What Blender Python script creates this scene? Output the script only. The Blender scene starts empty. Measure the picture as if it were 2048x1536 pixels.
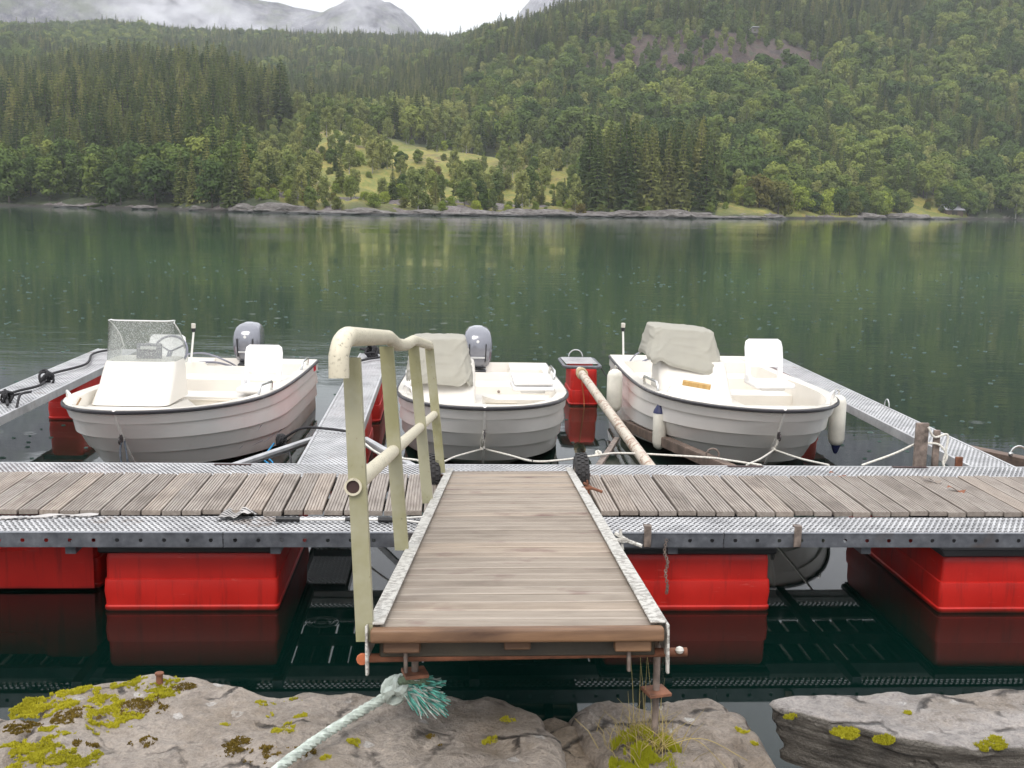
import bpy, bmesh, math, random
import numpy as np
from mathutils import Vector, Matrix, noise, Euler
R = math.radians
S = bpy.context.scene
COL = S.collection
rng = random.Random(7)

# ---------------------------------------------------------------- camera
cam_d = bpy.data.cameras.new('camera')
cam = bpy.data.objects.new('camera', cam_d); COL.objects.link(cam); S.camera = cam
cam_d.sensor_width = 36; cam_d.lens = 2300 / 2048 * 36; cam_d.clip_start = .05; cam_d.clip_end = 12000
_p = math.atan2(363, 2300); _y = R(3.4); _r = .018
_F = Vector((math.sin(_y) * math.cos(_p), math.cos(_y) * math.cos(_p), -math.sin(_p)))
_X = Vector((math.cos(_y), -math.sin(_y), 0)); _U = _X.cross(_F)
_X2 = _X * math.cos(_r) + _U * math.sin(_r); _U2 = _U * math.cos(_r) - _X * math.sin(_r)
cam.matrix_world = Matrix(((_X2.x, _U2.x, -_F.x, 0), (_X2.y, _U2.y, -_F.y, 0), (_X2.z, _U2.z, -_F.z, 2.5), (0, 0, 0, 1)))

# ---------------------------------------------------------------- overcast sky and soft sun
SUN_EL, SUN_AZ = R(52), R(200)
w = bpy.data.worlds.new('World'); S.world = w; w.use_nodes = True
nt = w.node_tree; nt.nodes.clear()
def wn(t, **k):
    n = nt.nodes.new(t)
    for a, b in k.items(): setattr(n, a, b)
    return n
wo = wn('ShaderNodeOutputWorld'); bg = wn('ShaderNodeBackground'); bg.inputs[1].default_value = .1
sky = wn('ShaderNodeTexSky'); sky.sky_type = 'NISHITA'; sky.sun_disc = False
sky.sun_elevation = SUN_EL; sky.sun_rotation = SUN_AZ
tc = wn('ShaderNodeTexCoord'); sp = wn('ShaderNodeSeparateXYZ'); nt.links.new(tc.outputs['Generated'], sp.inputs[0])
gr = wn('ShaderNodeMapRange'); gr.inputs[1].default_value = 0; gr.inputs[2].default_value = 1
gr.inputs[3].default_value = 5.3; gr.inputs[4].default_value = 11.8
nt.links.new(sp.outputs['Z'], gr.inputs[0])
mp = wn('ShaderNodeMapping'); mp.inputs['Scale'].default_value = (1, 1, 2.6); nt.links.new(tc.outputs['Generated'], mp.inputs[0])
no = wn('ShaderNodeTexNoise'); no.inputs['Scale'].default_value = 3.2; no.inputs['Detail'].default_value = 7; no.inputs['Roughness'].default_value = .55
nt.links.new(mp.outputs[0], no.inputs[0])
nr = wn('ShaderNodeMapRange'); nr.inputs[1].default_value = .3; nr.inputs[2].default_value = .7; nr.inputs[3].default_value = .80; nr.inputs[4].default_value = 1.14
nt.links.new(no.outputs[0], nr.inputs[0])
mu = wn('ShaderNodeMath', operation='MULTIPLY'); nt.links.new(gr.outputs[0], mu.inputs[0]); nt.links.new(nr.outputs[0], mu.inputs[1])
cc = wn('ShaderNodeCombineColor')
for i, k in enumerate((.99, 1.0, 1.035)):
    m_ = wn('ShaderNodeMath', operation='MULTIPLY'); m_.inputs[1].default_value = k; nt.links.new(mu.outputs[0], m_.inputs[0]); nt.links.new(m_.outputs[0], cc.inputs[i])
mx = wn('ShaderNodeMix', data_type='RGBA'); mx.inputs[0].default_value = .9
nt.links.new(sky.outputs[0], mx.inputs[6]); nt.links.new(cc.outputs[0], mx.inputs[7])
nt.links.new(mx.outputs[2], bg.inputs[0]); nt.links.new(bg.outputs[0], wo.inputs[0])
sd = bpy.data.lights.new('sun', 'SUN'); sd.energy = .8; sd.angle = R(25); sd.color = (1, .94, .86)
sun = bpy.data.objects.new('sun', sd); COL.objects.link(sun)
_sv = Vector((math.sin(SUN_AZ) * math.cos(SUN_EL), math.cos(SUN_AZ) * math.cos(SUN_EL), math.sin(SUN_EL)))
sun.rotation_euler = _sv.to_track_quat('Z', 'Y').to_euler()
vs = S.view_settings; vs.view_transform = 'Standard'; vs.look = 'None'; vs.gamma = 1; vs.use_curve_mapping = False; vs.exposure = 0.95
S.render.engine = 'CYCLES'
cy = S.cycles; cy.max_bounces = 7; cy.diffuse_bounces = 3; cy.glossy_bounces = 4; cy.transmission_bounces = 4
cy.transparent_max_bounces = 12; cy.volume_bounces = 1; cy.use_denoising = True; cy.caustics_reflective = False; cy.caustics_refractive = False

# ---------------------------------------------------------------- materials
class NT:
    def __init__(s, name):
        s.m = bpy.data.materials.new(name); s.m.use_nodes = True; s.t = s.m.node_tree; s.t.nodes.clear()
        s.o = s.n('ShaderNodeOutputMaterial')
    def n(s, t, **k):
        n = s.t.nodes.new(t)
        for a, b in k.items(): setattr(n, a, b)
        return n
    def l(s, a, b): s.t.links.new(a, b)
    def obj(s, scale=(1, 1, 1), rnd=False, world=False):
        c = s.n('ShaderNodeTexCoord'); mp = s.n('ShaderNodeMapping'); mp.inputs['Scale'].default_value = scale
        if world:
            g = s.n('ShaderNodeNewGeometry'); s.l(g.outputs['Position'], mp.inputs[0])
        else: s.l(c.outputs['Object'], mp.inputs[0])
        if rnd:
            oi = s.n('ShaderNodeObjectInfo'); mm = s.n('ShaderNodeMath', operation='MULTIPLY'); mm.inputs[1].default_value = 97
            s.l(oi.outputs['Random'], mm.inputs[0]); cx = s.n('ShaderNodeCombineXYZ')
            for i in range(3): s.l(mm.outputs[0], cx.inputs[i])
            s.l(cx.outputs[0], mp.inputs['Location'])
        return mp.outputs[0]
    def noise(s, vec, scale, detail=4, rough=.55, dist=0):
        n = s.n('ShaderNodeTexNoise'); n.inputs['Scale'].default_value = scale; n.inputs['Detail'].default_value = detail
        n.inputs['Roughness'].default_value = rough; n.inputs['Distortion'].default_value = dist
        s.l(vec, n.inputs['Vector']); return n.outputs[0]
    def vor(s, vec, scale, feature='F1'):
        n = s.n('ShaderNodeTexVoronoi', feature=feature); n.inputs['Scale'].default_value = scale; s.l(vec, n.inputs['Vector']); return n
    def rng(s, v, a, b, c=0, d=1):
        n = s.n('ShaderNodeMapRange'); s.l(v, n.inputs[0])
        for i, x in enumerate((a, b, c, d)): n.inputs[i + 1].default_value = x
        return n.outputs[0]
    def math(s, op, a, b=None, c=None):
        n = s.n('ShaderNodeMath', operation=op)
        for i, x in enumerate((a, b, c)):
            if x is None: continue
            if isinstance(x, (int, float)): n.inputs[i].default_value = x
            else: s.l(x, n.inputs[i])
        return n.outputs[0]
    def ramp(s, v, stops):
        n = s.n('ShaderNodeValToRGB'); e = n.color_ramp.elements
        while len(e) < len(stops): e.new(.5)
        for k, (p, c) in zip(e, stops): k.position = p; k.color = (*c, 1)
        s.l(v, n.inputs[0]); return n.outputs[0]
    def mix(s, f, a, b, mode='MIX'):
        n = s.n('ShaderNodeMix', data_type='RGBA', blend_type=mode)
        if isinstance(f, (int, float)): n.inputs[0].default_value = f
        else: s.l(f, n.inputs[0])
        for i, x in ((6, a), (7, b)):
            if isinstance(x, tuple): n.inputs[i].default_value = (*x, 1)
            else: s.l(x, n.inputs[i])
        return n.outputs[2]
    def bump(s, h, st=.3, dist=.01, nrm=None):
        n = s.n('ShaderNodeBump'); n.inputs['Strength'].default_value = st; n.inputs['Distance'].default_value = dist
        s.l(h, n.inputs['Height'])
        if nrm is not None: s.l(nrm, n.inputs['Normal'])
        return n.outputs[0]
    def pbr(s, col, rough=.5, metal=0, bump=None, ior=None, spec=None, coat=None):
        b = s.n('ShaderNodeBsdfPrincipled')
        if isinstance(col, tuple): b.inputs['Base Color'].default_value = (*col, 1)
        else: s.l(col, b.inputs['Base Color'])
        for k, v in (('Roughness', rough), ('Metallic', metal), ('IOR', ior), ('Specular IOR Level', spec), ('Coat Weight', coat)):
            if v is None: continue
            if isinstance(v, (int, float)): b.inputs[k].default_value = v
            else: s.l(v, b.inputs[k])
        if bump is not None: s.l(bump, b.inputs['Normal'])
        s.l(b.outputs[0], s.o.inputs[0]); return b

def m_simple(name, col, rough=.5, metal=0, var=.12, scale=6, bump=.05, coat=None, world=False):
    t = NT(name); v = t.obj(world=world); n = t.noise(v, scale, 5)
    d = tuple(max(0, c * (1 - var * 1.6)) for c in col); h = tuple(min(1, c * (1 + var)) for c in col)
    t.pbr(t.ramp(n, [(.3, d), (.7, h)]), t.rng(n, .3, .7, rough * .8, min(1, rough * 1.25)), metal,
          t.bump(t.noise(v, scale * 12, 3), bump, .004) if bump else None, coat=coat)
    return t.m

def m_wood(name, dark, light, grain=(1, 1, 1), stain=None):
    t = NT(name); v = t.obj(grain, rnd=True); v2 = t.obj(rnd=True)
    g = t.noise(v, 3, 6, .65, .4); big = t.noise(v2, 2.2, 3)
    c = t.ramp(g, [(.28, dark), (.5, tuple((a + b) / 2 for a, b in zip(dark, light))), (.72, light)])
    oi = t.n('ShaderNodeObjectInfo')
    c = t.mix(1, c, t.ramp(oi.outputs['Random'], [(0, (.8, .78, .76)), (.5, (1, 1, 1)), (1, (1.1, 1.04, .98))]), 'MULTIPLY')
    c = t.mix(t.rng(big, .52, .72, 0, .45), c, tuple(x * .45 for x in dark))
    if stain is not None: c = t.mix(t.rng(t.noise(v2, 3.3, 4), .6, .72, 0, .6), c, stain)
    t.pbr(c, t.rng(big, .3, .7, .35, .75), 0, t.bump(g, .35, .004))
    return t.m

def m_paint(name, base, under, rust, amt=.55, scale=22, green=None):
    t = NT(name); v = t.obj(); n = t.noise(v, scale, 8, .7); n2 = t.noise(v, 4, 5); n3 = t.noise(v, 60, 4)
    c = t.ramp(n2, [(.3, tuple(x * .85 for x in base)), (.7, base)])
    if green is not None: c = t.mix(t.rng(t.noise(v, 2.4, 5, .7), .42, .62, 0, .85), c, green)
    chip = t.math('MULTIPLY', t.rng(n, amt, amt + .03), t.rng(n2, .36, .5))
    c = t.mix(chip, c, under); c = t.mix(t.math('MULTIPLY', t.rng(n3, .66, .7), t.rng(n2, .45, .6)), c, rust)
    h = t.math('MULTIPLY', chip, -1)
    t.pbr(c, t.rng(n, .3, .7, .35, .6), 0, t.bump(h, .5, .004)); return t.m

def m_galv():
    t = NT('galvanised_steel'); v = t.obj(world=True); n = t.noise(v, 5, 6, .6); f = t.vor(v, 60)
    c = t.ramp(n, [(.25, (.30, .30, .305)), (.5, (.46, .46, .465)), (.75, (.60, .60, .60))])
    c = t.mix(t.rng(t.noise(v, 2.1, 6, .7), .62, .7, 0, .6), c, (.17, .11, .07))
    t.pbr(c, t.rng(f.outputs[0], 0, 1, .35, .55), .3, t.bump(n, .08, .01)); return t.m
def m_darksteel():
    t = NT('weathered_blue_grey_steel'); v = t.obj(world=True); n = t.noise(v, 9, 7, .7); big = t.noise(v, 1.7, 4)
    c = t.ramp(n, [(.25, (.07, .074, .085)), (.55, (.155, .162, .18)), (.8, (.27, .275, .295))])
    c = t.mix(t.rng(big, .58, .72, 0, .8), c, (.13, .085, .055))
    t.pbr(c, t.rng(n, .3, .7, .3, .5), .35, t.bump(n, .15, .004)); return t.m
def m_float():
    t = NT('red_float_plastic'); v = t.obj(world=True); n = t.noise(v, 3, 5); st = t.noise(t.obj((9, 9, .8), world=True), 2.4, 5, .6)
    c = t.ramp(n, [(.3, (.46, .010, .006)), (.7, (.62, .018, .010))])
    c = t.mix(t.rng(st, .55, .75, 0, .55), c, (.13, .008, .006))
    sc = t.noise(t.obj((3, 3, 22), world=True), 2, 5, .7)
    c = t.mix(t.rng(sc, .64, .74, 0, .55), c, (.72, .20, .16))
    g = t.n('ShaderNodeNewGeometry'); sx = t.n('ShaderNodeSeparateXYZ'); t.l(g.outputs['Position'], sx.inputs[0])
    wl = t.rng(t.math('ADD', sx.outputs['Z'], t.rng(n, .2, .8, -.015, .015)), .035, .0)
    c = t.mix(wl, c, (.07, .016, .010))
    t.pbr(c, t.rng(n, .3, .7, .42, .6), 0, t.bump(n, .1, .03)); return t.m
def m_gel(name, col, warm):
    t = NT(name); v = t.obj(); n = t.noise(v, 2.5, 5); s2 = t.noise(t.obj((4, 4, .7)), 3, 6, .7)
    c = t.ramp(n, [(.3, warm), (.7, col)]); c = t.mix(t.rng(s2, .6, .8, 0, .22), c, (.42, .38, .32))
    g = t.n('ShaderNodeNewGeometry'); sx = t.n('ShaderNodeSeparateXYZ'); t.l(g.outputs['Position'], sx.inputs[0])
    c = t.mix(t.rng(t.math('ADD', sx.outputs['Z'], t.rng(n, .3, .7, -.03, .03)), .16, .0, 0, .75), c, (.26, .21, .15))
    t.pbr(c, .26, 0, None, coat=.2); return t.m

GALV = m_galv(); STEEL = m_darksteel(); RED = m_float()
PLANK = m_wood('weathered_grooved_decking', (.21, .175, .15), (.39, .345, .30), (14, 1.6, 14))
GPLANK = m_wood('wet_gangway_decking', (.315, .265, .215), (.41, .35, .29), (1.6, 14, 14), stain=(.14, .06, .06))
BWOOD = m_wood('brown_timber', (.09, .045, .025), (.30, .17, .09), (.8, 6, 6))
NEWWOOD = m_wood('fresh_pine', (.42, .24, .07), (.68, .45, .17), (8, 8, 1))
BLACKRIM = m_simple('black_rim_plastic', (.02, .02, .022), .4)
POST = m_paint('cream_green_post_paint', (.37, .35, .235), (.16, .15, .10), (.11, .07, .03), .66, 18, green=(.245, .23, .105))
RAIL = m_paint('flaking_white_rail_paint', (.68, .62, .47), (.30, .27, .20), (.15, .09, .05), .585, 95)
WHITEP = m_paint('flaking_white_edge_paint', (.60, .58, .53), (.30, .28, .25), (.16, .12, .08), .5, 40)
RUST = m_simple('rusty_steel', (.22, .09, .05), .8, .2, .4, 14, .4)
GREYR = m_simple('grey_rusted_rod', (.24, .19, .16), .7, .2, .45, 18, .4)
HULL = m_gel('white_gelcoat_hull', (.85, .81, .76), (.79, .75, .70))
LINER = m_simple('white_gelcoat_liner', (.74, .70, .63), .35, 0, .03, 3, 0, coat=.1)
LINERSIDE = m_simple('cream_liner_side', (.78, .72, .62), .4, 0, .05, 3, 0)
SEATP = m_simple('white_seat_plastic', (.78, .77, .76), .38, 0, .02, 4, 0)
RUBBER = m_simple('black_rub_rail', (.018, .016, .02), .45)
TYRE = m_simple('worn_tyre_rubber', (.035, .033, .033), .75, 0, .3, 20, .3)
COWL = m_simple('grey_blue_cowl', (.20, .205, .235), .16, .25, .06, 3, 0, coat=.9)
COWL2 = m_simple('pale_grey_cowl_panel', (.36, .36, .38), .25, .2, .06, 3, 0, coat=.5)
BLACK = m_simple('black_plastic', (.015, .015, .016), .4)
STAIN = m_simple('stainless_tube', (.62, .62, .6), .22, .85, .05, 5, 0)
WHITET = m_simple('white_coated_tube', (.82, .8, .76), .3, 0, .05)
ROPEW = m_simple('white_rope', (.68, .65, .58), .85, 0, .2, 60, .3)
ROPEB = m_simple('black_rope', (.025, .024, .026), .8, 0, .3, 60, .3)
ROPEC = m_simple('bright_blue_rope', (.03, .25, .5), .8, 0, .3, 60, .3)
ROPET = m_simple('teal_frayed_rope', (.16, .52, .42), .8, 0, .35, 40, 0)
ROPEG = m_simple('green_grey_rope', (.16, .22, .14), .85, 0, .3, 50, .3)
ROPEP = m_simple('pale_mint_rope', (.52, .58, .52), .8, 0, .25, 40, .3)
ORANGE = m_simple('orange_cord', (.75, .22, .09), .8)
FEND = m_simple('off_white_fender', (.74, .71, .62), .4, 0, .1, 7, .03)
NAVY = m_simple('navy_fender_cap', (.02, .025, .09), .4)
CLOTHM = m_simple('beige_cover_fabric', (.34, .325, .275), .8, 0, .06, 5, .12)
GREYBOX = m_simple('grey_instrument', (.22, .22, .26), .4)
REDM = m_simple('red_print', (.6, .02, .04), .5, bump=0)
CHROMEL = m_simple('pale_lettering', (.6, .6, .6), .4, bump=0)
LEAFB = m_simple('rust_brown_leaf', (.24, .09, .045), .8)
CLOTH_D = m_simple('dark_fabric_stripe', (.05, .045, .045), .9)
CLOTH_L = m_simple('light_fabric_stripe', (.48, .46, .44), .9)
DARKV = m_simple('dark_opening_shade', (.05, .025, .022), .7)  # dark colour standing in for shade inside slots and pipe end

# ---------------------------------------------------------------- mesh helpers
class MB:
    def __init__(s): s.v = []; s.f = []; s.s = []; s.mi = []; s.k = 0
    def add(s, v, f, smooth=False, mi=None):
        b = len(s.v); s.v += [tuple(p) for p in v]; s.f += [tuple(i + b for i in q) for q in f]
        s.s += [smooth] * len(f); s.mi += [s.k if mi is None else mi] * len(f); return s
    def box(s, c, d, rz=0, bev=0, rot=None, seg=2):
        x, y, z = (q / 2 for q in d)
        if bev > 0:
            bm = bmesh.new(); bmesh.ops.create_cube(bm, size=1); bmesh.ops.scale(bm, vec=Vector(d), verts=bm.verts)
            bmesh.ops.bevel(bm, geom=bm.edges[:], offset=min(bev, x * .98, y * .98, z * .98), segments=seg, profile=.6, affect='EDGES')
            bm.verts.index_update(); v = [p.co.copy() for p in bm.verts]; f = [[q.index for q in a.verts] for a in bm.faces]; bm.free(); sm = seg > 1
        else:
            v = [Vector((a, b, g)) for g in (-z, z) for a, b in ((-x, -y), (x, -y), (x, y), (-x, y))]
            f = [(3, 2, 1, 0), (4, 5, 6, 7), (0, 1, 5, 4), (1, 2, 6, 5), (2, 3, 7, 6), (3, 0, 4, 7)]; sm = False
        M = (rot.to_matrix() if isinstance(rot, Euler) else rot) if rot is not None else Matrix.Rotation(rz, 3, 'Z')
        return s.add([M @ p + Vector(c) for p in v], f, sm)
    def tube(s, pts, r, n=8, cap=True, closed=False):
        pts = [Vector(p) for p in pts]; m = len(pts); rr = r if isinstance(r, (list, tuple)) else [r] * m
        v = []; up = None
        for i, p in enumerate(pts):
            a = pts[(i - 1) % m] if (i or closed) else p; b = pts[(i + 1) % m] if (i < m - 1 or closed) else p
            t = (b - a).normalized() if (b - a).length > 1e-9 else Vector((0, 0, 1))
            if up is None: up = Vector((0, 0, 1)) if abs(t.z) < .9 else Vector((1, 0, 0))
            u = (up - t * up.dot(t)); u = u.normalized() if u.length > 1e-6 else t.orthogonal().normalized()
            up = u; q = t.cross(u)
            for k in range(n):
                an = 2 * math.pi * k / n; v.append(p + (u * math.cos(an) + q * math.sin(an)) * rr[i])
        f = []
        for i in range(m if closed else m - 1):
            j = (i + 1) % m
            for k in range(n): f.append((i * n + k, i * n + (k + 1) % n, j * n + (k + 1) % n, j * n + k))
        s.add(v, f, True)
        if cap and not closed: s.add(v[:n], [tuple(range(n - 1, -1, -1))]); s.add(v[-n:], [tuple(range(n))])
        return s
    def lathe(s, prof, c=(0, 0, 0), n=20, ax='Z', rot=None):
        v = []; f = []
        for r, h in prof:
            for k in range(n):
                a = 2 * math.pi * k / n; p = Vector((r * math.cos(a), r * math.sin(a), h))
                if ax == 'X': p = Vector((h, p.x, p.y))
                if ax == 'Y': p = Vector((p.x, h, p.y))
                if rot is not None: p = rot @ p
                v.append(p + Vector(c))
        for i in range(len(prof) - 1):
            for k in range(n): f.append((i * n + k, i * n + (k + 1) % n, (i + 1) * n + (k + 1) % n, (i + 1) * n + k))
        f.append(tuple(range(n - 1, -1, -1))); f.append(tuple((len(prof) - 1) * n + k for k in range(n)))
        return s.add(v, f, True)
    def grid(s, P, smooth=True, closeu=False):
        nu = len(P); nv = len(P[0]); v = [p for row in P for p in row]; f = []
        for i in range(nu if closeu else nu - 1):
            for j in range(nv - 1):
                a = (i + 1) % nu; f.append((i * nv + j, a * nv + j, a * nv + j + 1, i * nv + j + 1))
        return s.add(v, f, smooth)
    def loft(s, rings, cap=True, smooth=True):
        n = len(rings[0]); v = [p for r_ in rings for p in r_]; f = []
        for i in range(len(rings) - 1):
            for k in range(n): f.append((i * n + k, i * n + (k + 1) % n, (i + 1) * n + (k + 1) % n, (i + 1) * n + k))
        s.add(v, f, smooth)
        if cap: s.add(rings[0], [tuple(range(n - 1, -1, -1))]); s.add(rings[-1], [tuple(range(n))])
        return s
    def mesh(s, name, mats, auto=None):
        me = bpy.data.meshes.new(name); me.from_pydata(s.v, [], s.f)
        for m in (mats if isinstance(mats, (list, tuple)) else [mats]): me.materials.append(m)
        me.polygons.foreach_set('use_smooth', s.s); me.polygons.foreach_set('material_index', s.mi); me.update()
        if auto:
            try: me.set_sharp_from_angle(angle=auto)
            except Exception: pass
        return me
def link(name, me, parent=None, loc=None, rot=None):
    o = bpy.data.objects.new(name, me); COL.objects.link(o)
    if parent is not None: o.parent = parent
    if loc is not None: o.location = loc
    if rot is not None: o.rotation_euler = rot
    return o
def part(name, mb, mats, parent=None, loc=None, rot=None, auto=R(40)):
    return link(name, mb.mesh(name, mats, auto), parent, loc, rot)
def tag(o, label, cat, group=None):
    o['label'] = label; o['category'] = cat
    if group: o['group'] = group
    return o
def struct(o, kind='structure'): o['kind'] = kind; return o
def thing(name, label, cat, loc=(0, 0, 0), rot=(0, 0, 0), group=None):
    o = bpy.data.objects.new(name, None); COL.objects.link(o); o.location = loc; o.rotation_euler = rot; o.empty_display_size = .2
    return tag(o, label, cat, group)
def smooth_path(pts, k=6):
    pts = [Vector(p) for p in pts]; out = []
    P = [pts[0] * 2 - pts[1]] + pts + [pts[-1] * 2 - pts[-2]]
    for i in range(1, len(P) - 2):
        a, b, c, d = P[i - 1:i + 3]
        for j in range(k):
            t = j / k; out.append(.5 * ((2 * b) + (c - a) * t + (2 * a - 5 * b + 4 * c - d) * t * t + (3 * b - a - 3 * c + d) * t ** 3))
    out.append(pts[-1]); return out
def rrect(hx, hy, r, n=4, z=0, cx=0, cy=0):
    r = min(r, hx * .98, hy * .98); o = []
    for sx, sy, a0 in ((1, 1, 0), (-1, 1, 90), (-1, -1, 180), (1, -1, 270)):
        for k in range(n + 1):
            a = R(a0 + 90 * k / n); o.append(Vector((cx + sx * (hx - r) + r * math.cos(a), cy + sy * (hy - r) + r * math.sin(a), z)))
    return o
def twist(mb, path, r, pitch, strands=3, n=5, rs=None):
    path = smooth_path(path, 10); acc = 0; sts = [[] for _ in range(strands)]; up = Vector((0, 0, 1)); res = []
    for i in range(len(path) - 1):
        L = (path[i + 1] - path[i]).length; m = max(1, int(L / (pitch / 9)))
        for j in range(m): res.append(path[i].lerp(path[i + 1], j / m))
    res.append(path[-1])
    for i, p in enumerate(res):
        t = (res[min(i + 1, len(res) - 1)] - res[max(i - 1, 0)]).normalized()
        u = (up - t * up.dot(t)).normalized(); up = u; q = t.cross(u)
        if i: acc += (res[i] - res[i - 1]).length
        for k in range(strands):
            a = 2 * math.pi * (acc / pitch + k / strands); sts[k].append(p + (u * math.cos(a) + q * math.sin(a)) * r * .5)
    for st in sts: mb.tube(st, r * .56, n)
    return mb

# ---------------------------------------------------------------- far shore terrain (u = X / Y direction, rows of distance, height)
TT = [
(-0.577,[(255, -0.3), (290, 1.6), (450, 25.8), (650, 67.2), (900, 109.9), (1200, 155.2)]),
(-0.374,[(236, -0.3), (258, 2.7), (370, 16.4), (520, 41.1), (700, 81.2), (1000, 128.9), (1200, 151.8)]),
(-0.271,[(218, -0.3), (240, 2.8), (350, 17.8), (470, 40.4), (560, 52.9), (700, 71.7), (1000, 132.7), (1200, 155.8)]),
(-0.196,[(205, -0.3), (225, 1.8), (300, 12.0), (400, 31.0), (460, 41.7), (520, 44.2), (620, 54.8), (1000, 128.9), (1200, 152.3)]),
(-0.150,[(198, -0.3), (218, 1.6), (280, 9.1), (360, 20.7), (420, 29.4), (520, 37.3), (620, 52.9), (1000, 128.4), (1200, 151.2)]),
(-0.103,[(192, -0.3), (212, 1.6), (250, 7.6), (290, 14.9), (325, 21.0), (400, 25.2), (500, 35.9), (640, 57.8), (1000, 128.8), (1200, 151.1)]),
(-0.061,[(197, -0.3), (220, 2.1), (255, 7.3), (300, 14.4), (335, 20.4), (420, 26.7), (500, 36.3), (640, 59.7), (1000, 128.6), (1200, 151.4)]),
(-0.005,[(203, -0.3), (225, 2.0), (260, 6.9), (300, 13.2), (340, 17.8), (420, 27.2), (500, 40.2), (640, 69.7), (1000, 128.7), (1200, 150.6)]),
(0.046,[(208, -0.3), (235, 2.0), (270, 5.9), (320, 12.6), (400, 27.6), (480, 45.6), (560, 67.7), (680, 92.8), (1000, 137.3), (1200, 161.9)]),
(0.111,[(216, -0.3), (240, 1.8), (280, 4.3), (340, 13.6), (400, 26.5), (450, 40.8), (480, 49.9), (496, 60.0), (540, 76.2), (620, 96.7), (1000, 155.2), (1200, 180.9)]),
(0.198,[(226, -0.3), (250, 1.8), (300, 4.1), (350, 14.6), (400, 28.1), (450, 44.1), (470, 50.6), (486, 63.5), (506, 72.2), (570, 93.1), (700, 118.9), (1200, 198.2)]),
(0.264,[(237, -0.3), (262, 2.7), (300, 5.3), (350, 15.7), (400, 29.5), (450, 44.7), (475, 53.0), (490, 66.4), (512, 75.6), (570, 94.6), (700, 120.7), (1200, 200.3)]),
(0.353,[(270, -0.3), (295, 1.6), (330, 5.2), (370, 15.6), (420, 31.6), (480, 52.5), (540, 76.1), (600, 99.8), (700, 122.3), (1200, 203.0)]),
(0.443,[(318, -0.3), (333, 2.0), (368, 8.2), (400, 17.3), (450, 36.4), (500, 58.1), (560, 85.8), (620, 110.1), (700, 126.9), (1200, 210.8)]),
(0.510,[(344, -0.3), (356, 3.3), (380, 12.1), (420, 25.8), (460, 43.7), (510, 66.5), (560, 91.4), (620, 113.7), (700, 131.0), (1200, 217.8)]),
(0.763,[(400, -0.3), (410, 5.3), (440, 16.7), (500, 40.4), (560, 69.0), (620, 102.3), (700, 132.8), (800, 161.4), (900, 181.3), (1200, 235.8)]),
]
def _prof(l, Y):
    if Y <= l[0][0]: return max(-14, l[0][1] - (l[0][0] - Y) * .35)
    for (a, za), (b, zb) in zip(l, l[1:]):
        if Y <= b:
            t = (Y - a) / (b - a); return za + (zb - za) * t
    return l[-1][1]
def base_h(u, Y):
    if u <= TT[0][0]: return _prof(TT[0][1], Y)
    for (ua, la), (ub, lb) in zip(TT, TT[1:]):
        if u <= ub:
            t = (u - ua) / (ub - ua); t = t * t * (3 - 2 * t); return _prof(la, Y) * (1 - t) + _prof(lb, Y) * t
    return _prof(TT[-1][1], Y)
def shore_Y(u):
    if u <= TT[0][0]: return TT[0][1][0][0]
    for (ua, la), (ub, lb) in zip(TT, TT[1:]):
        if u <= ub:
            t = (u - ua) / (ub - ua); return la[0][0] * (1 - t) + lb[0][0] * t
    return TT[-1][1][0][0]
def fbm(x, y, z=0, o=4):
    return noise.fractal(Vector((x, y, z)), 1, 2.1, o, noise_basis='PERLIN_ORIGINAL')
def ground(X, Y):
    u = X / Y; wv = 5 * fbm(X / 22, Y / 22, 5) + 2.2 * fbm(X / 6, 3.3, 15, 3); dY = Y - shore_Y(u) - wv
    h = base_h(u, Y - wv)
    a = min(1, max(0, dY / 40)); h += a * (3.2 * fbm(X / 45, Y / 45, 1) + 1.0 * fbm(X / 11, Y / 11, 2))
    if 0 < dY < 30: h += .9 * abs(fbm(X / 6, Y / 6, 3)) * min(1, dY / 3) + .2 * min(1, dY / 1.2)
    if dY > 0 and -.2 < u < .26: h += (2.6 if u < .05 else 1.0) * min(1, dY / 3.5) * max(0, fbm(X / 13, 1.7, 6, 3) + .25) * max(0, 1 - dY / 45)
    return h
us = np.concatenate([np.linspace(-.75, -.40, 26)[:-1], np.linspace(-.40, .56, 330), np.linspace(.56, .95, 28)[1:]])
ys = np.concatenate([np.linspace(185, 330, 110)[:-1], np.linspace(330, 640, 120)[:-1], np.linspace(640, 1240, 60)])
tv = []
for u in us:
    s0 = shore_Y(u)
    for k, y in enumerate(ys):
        Y = float(y) + (s0 - 192) * max(0, 1 - (y - 185) / 300.); X = u * Y
        z = ground(X, Y)
        if k >= len(ys) - 2: z -= 60 * (k - len(ys) + 3)
        tv.append((X, Y, z))
nv = len(ys); tf = []
for i in range(len(us) - 1):
    for j in range(nv - 1): tf.append((i * nv + j, (i + 1) * nv + j, (i + 1) * nv + j + 1, i * nv + j + 1))
me = bpy.data.meshes.new('far_hillside'); me.from_pydata(tv, [], tf)
me.polygons.foreach_set('use_smooth', [True] * len(tf))
def meadow(u, Y):
    d = Y - shore_Y(u); m = 0
    if -.165 < u < .125: m = max(m, min(1, d / 14) * min(1, max(0, (342 - Y) / 18)) * min(1, (u + .165) / .03) * min(1, (.125 - u) / .02))
    if .235 < u < .46: m = max(m, min(1, max(0, d / 6)) * min(1, max(0, (42 - d) / 10)))
    return m
def cliffm(u, Y):
    return min(1, max(0, (u - .095) / .03)) * min(1, max(0, (.345 - u) / .05)) * min(1, max(0, (Y - 462 + 10 * u) / 8)) * min(1, max(0, (522 - Y) / 8))
ga = me.attributes.new('grassy', 'FLOAT', 'POINT'); ra = me.attributes.new('rocky', 'FLOAT', 'POINT')
g_, r_ = [], []
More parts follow.
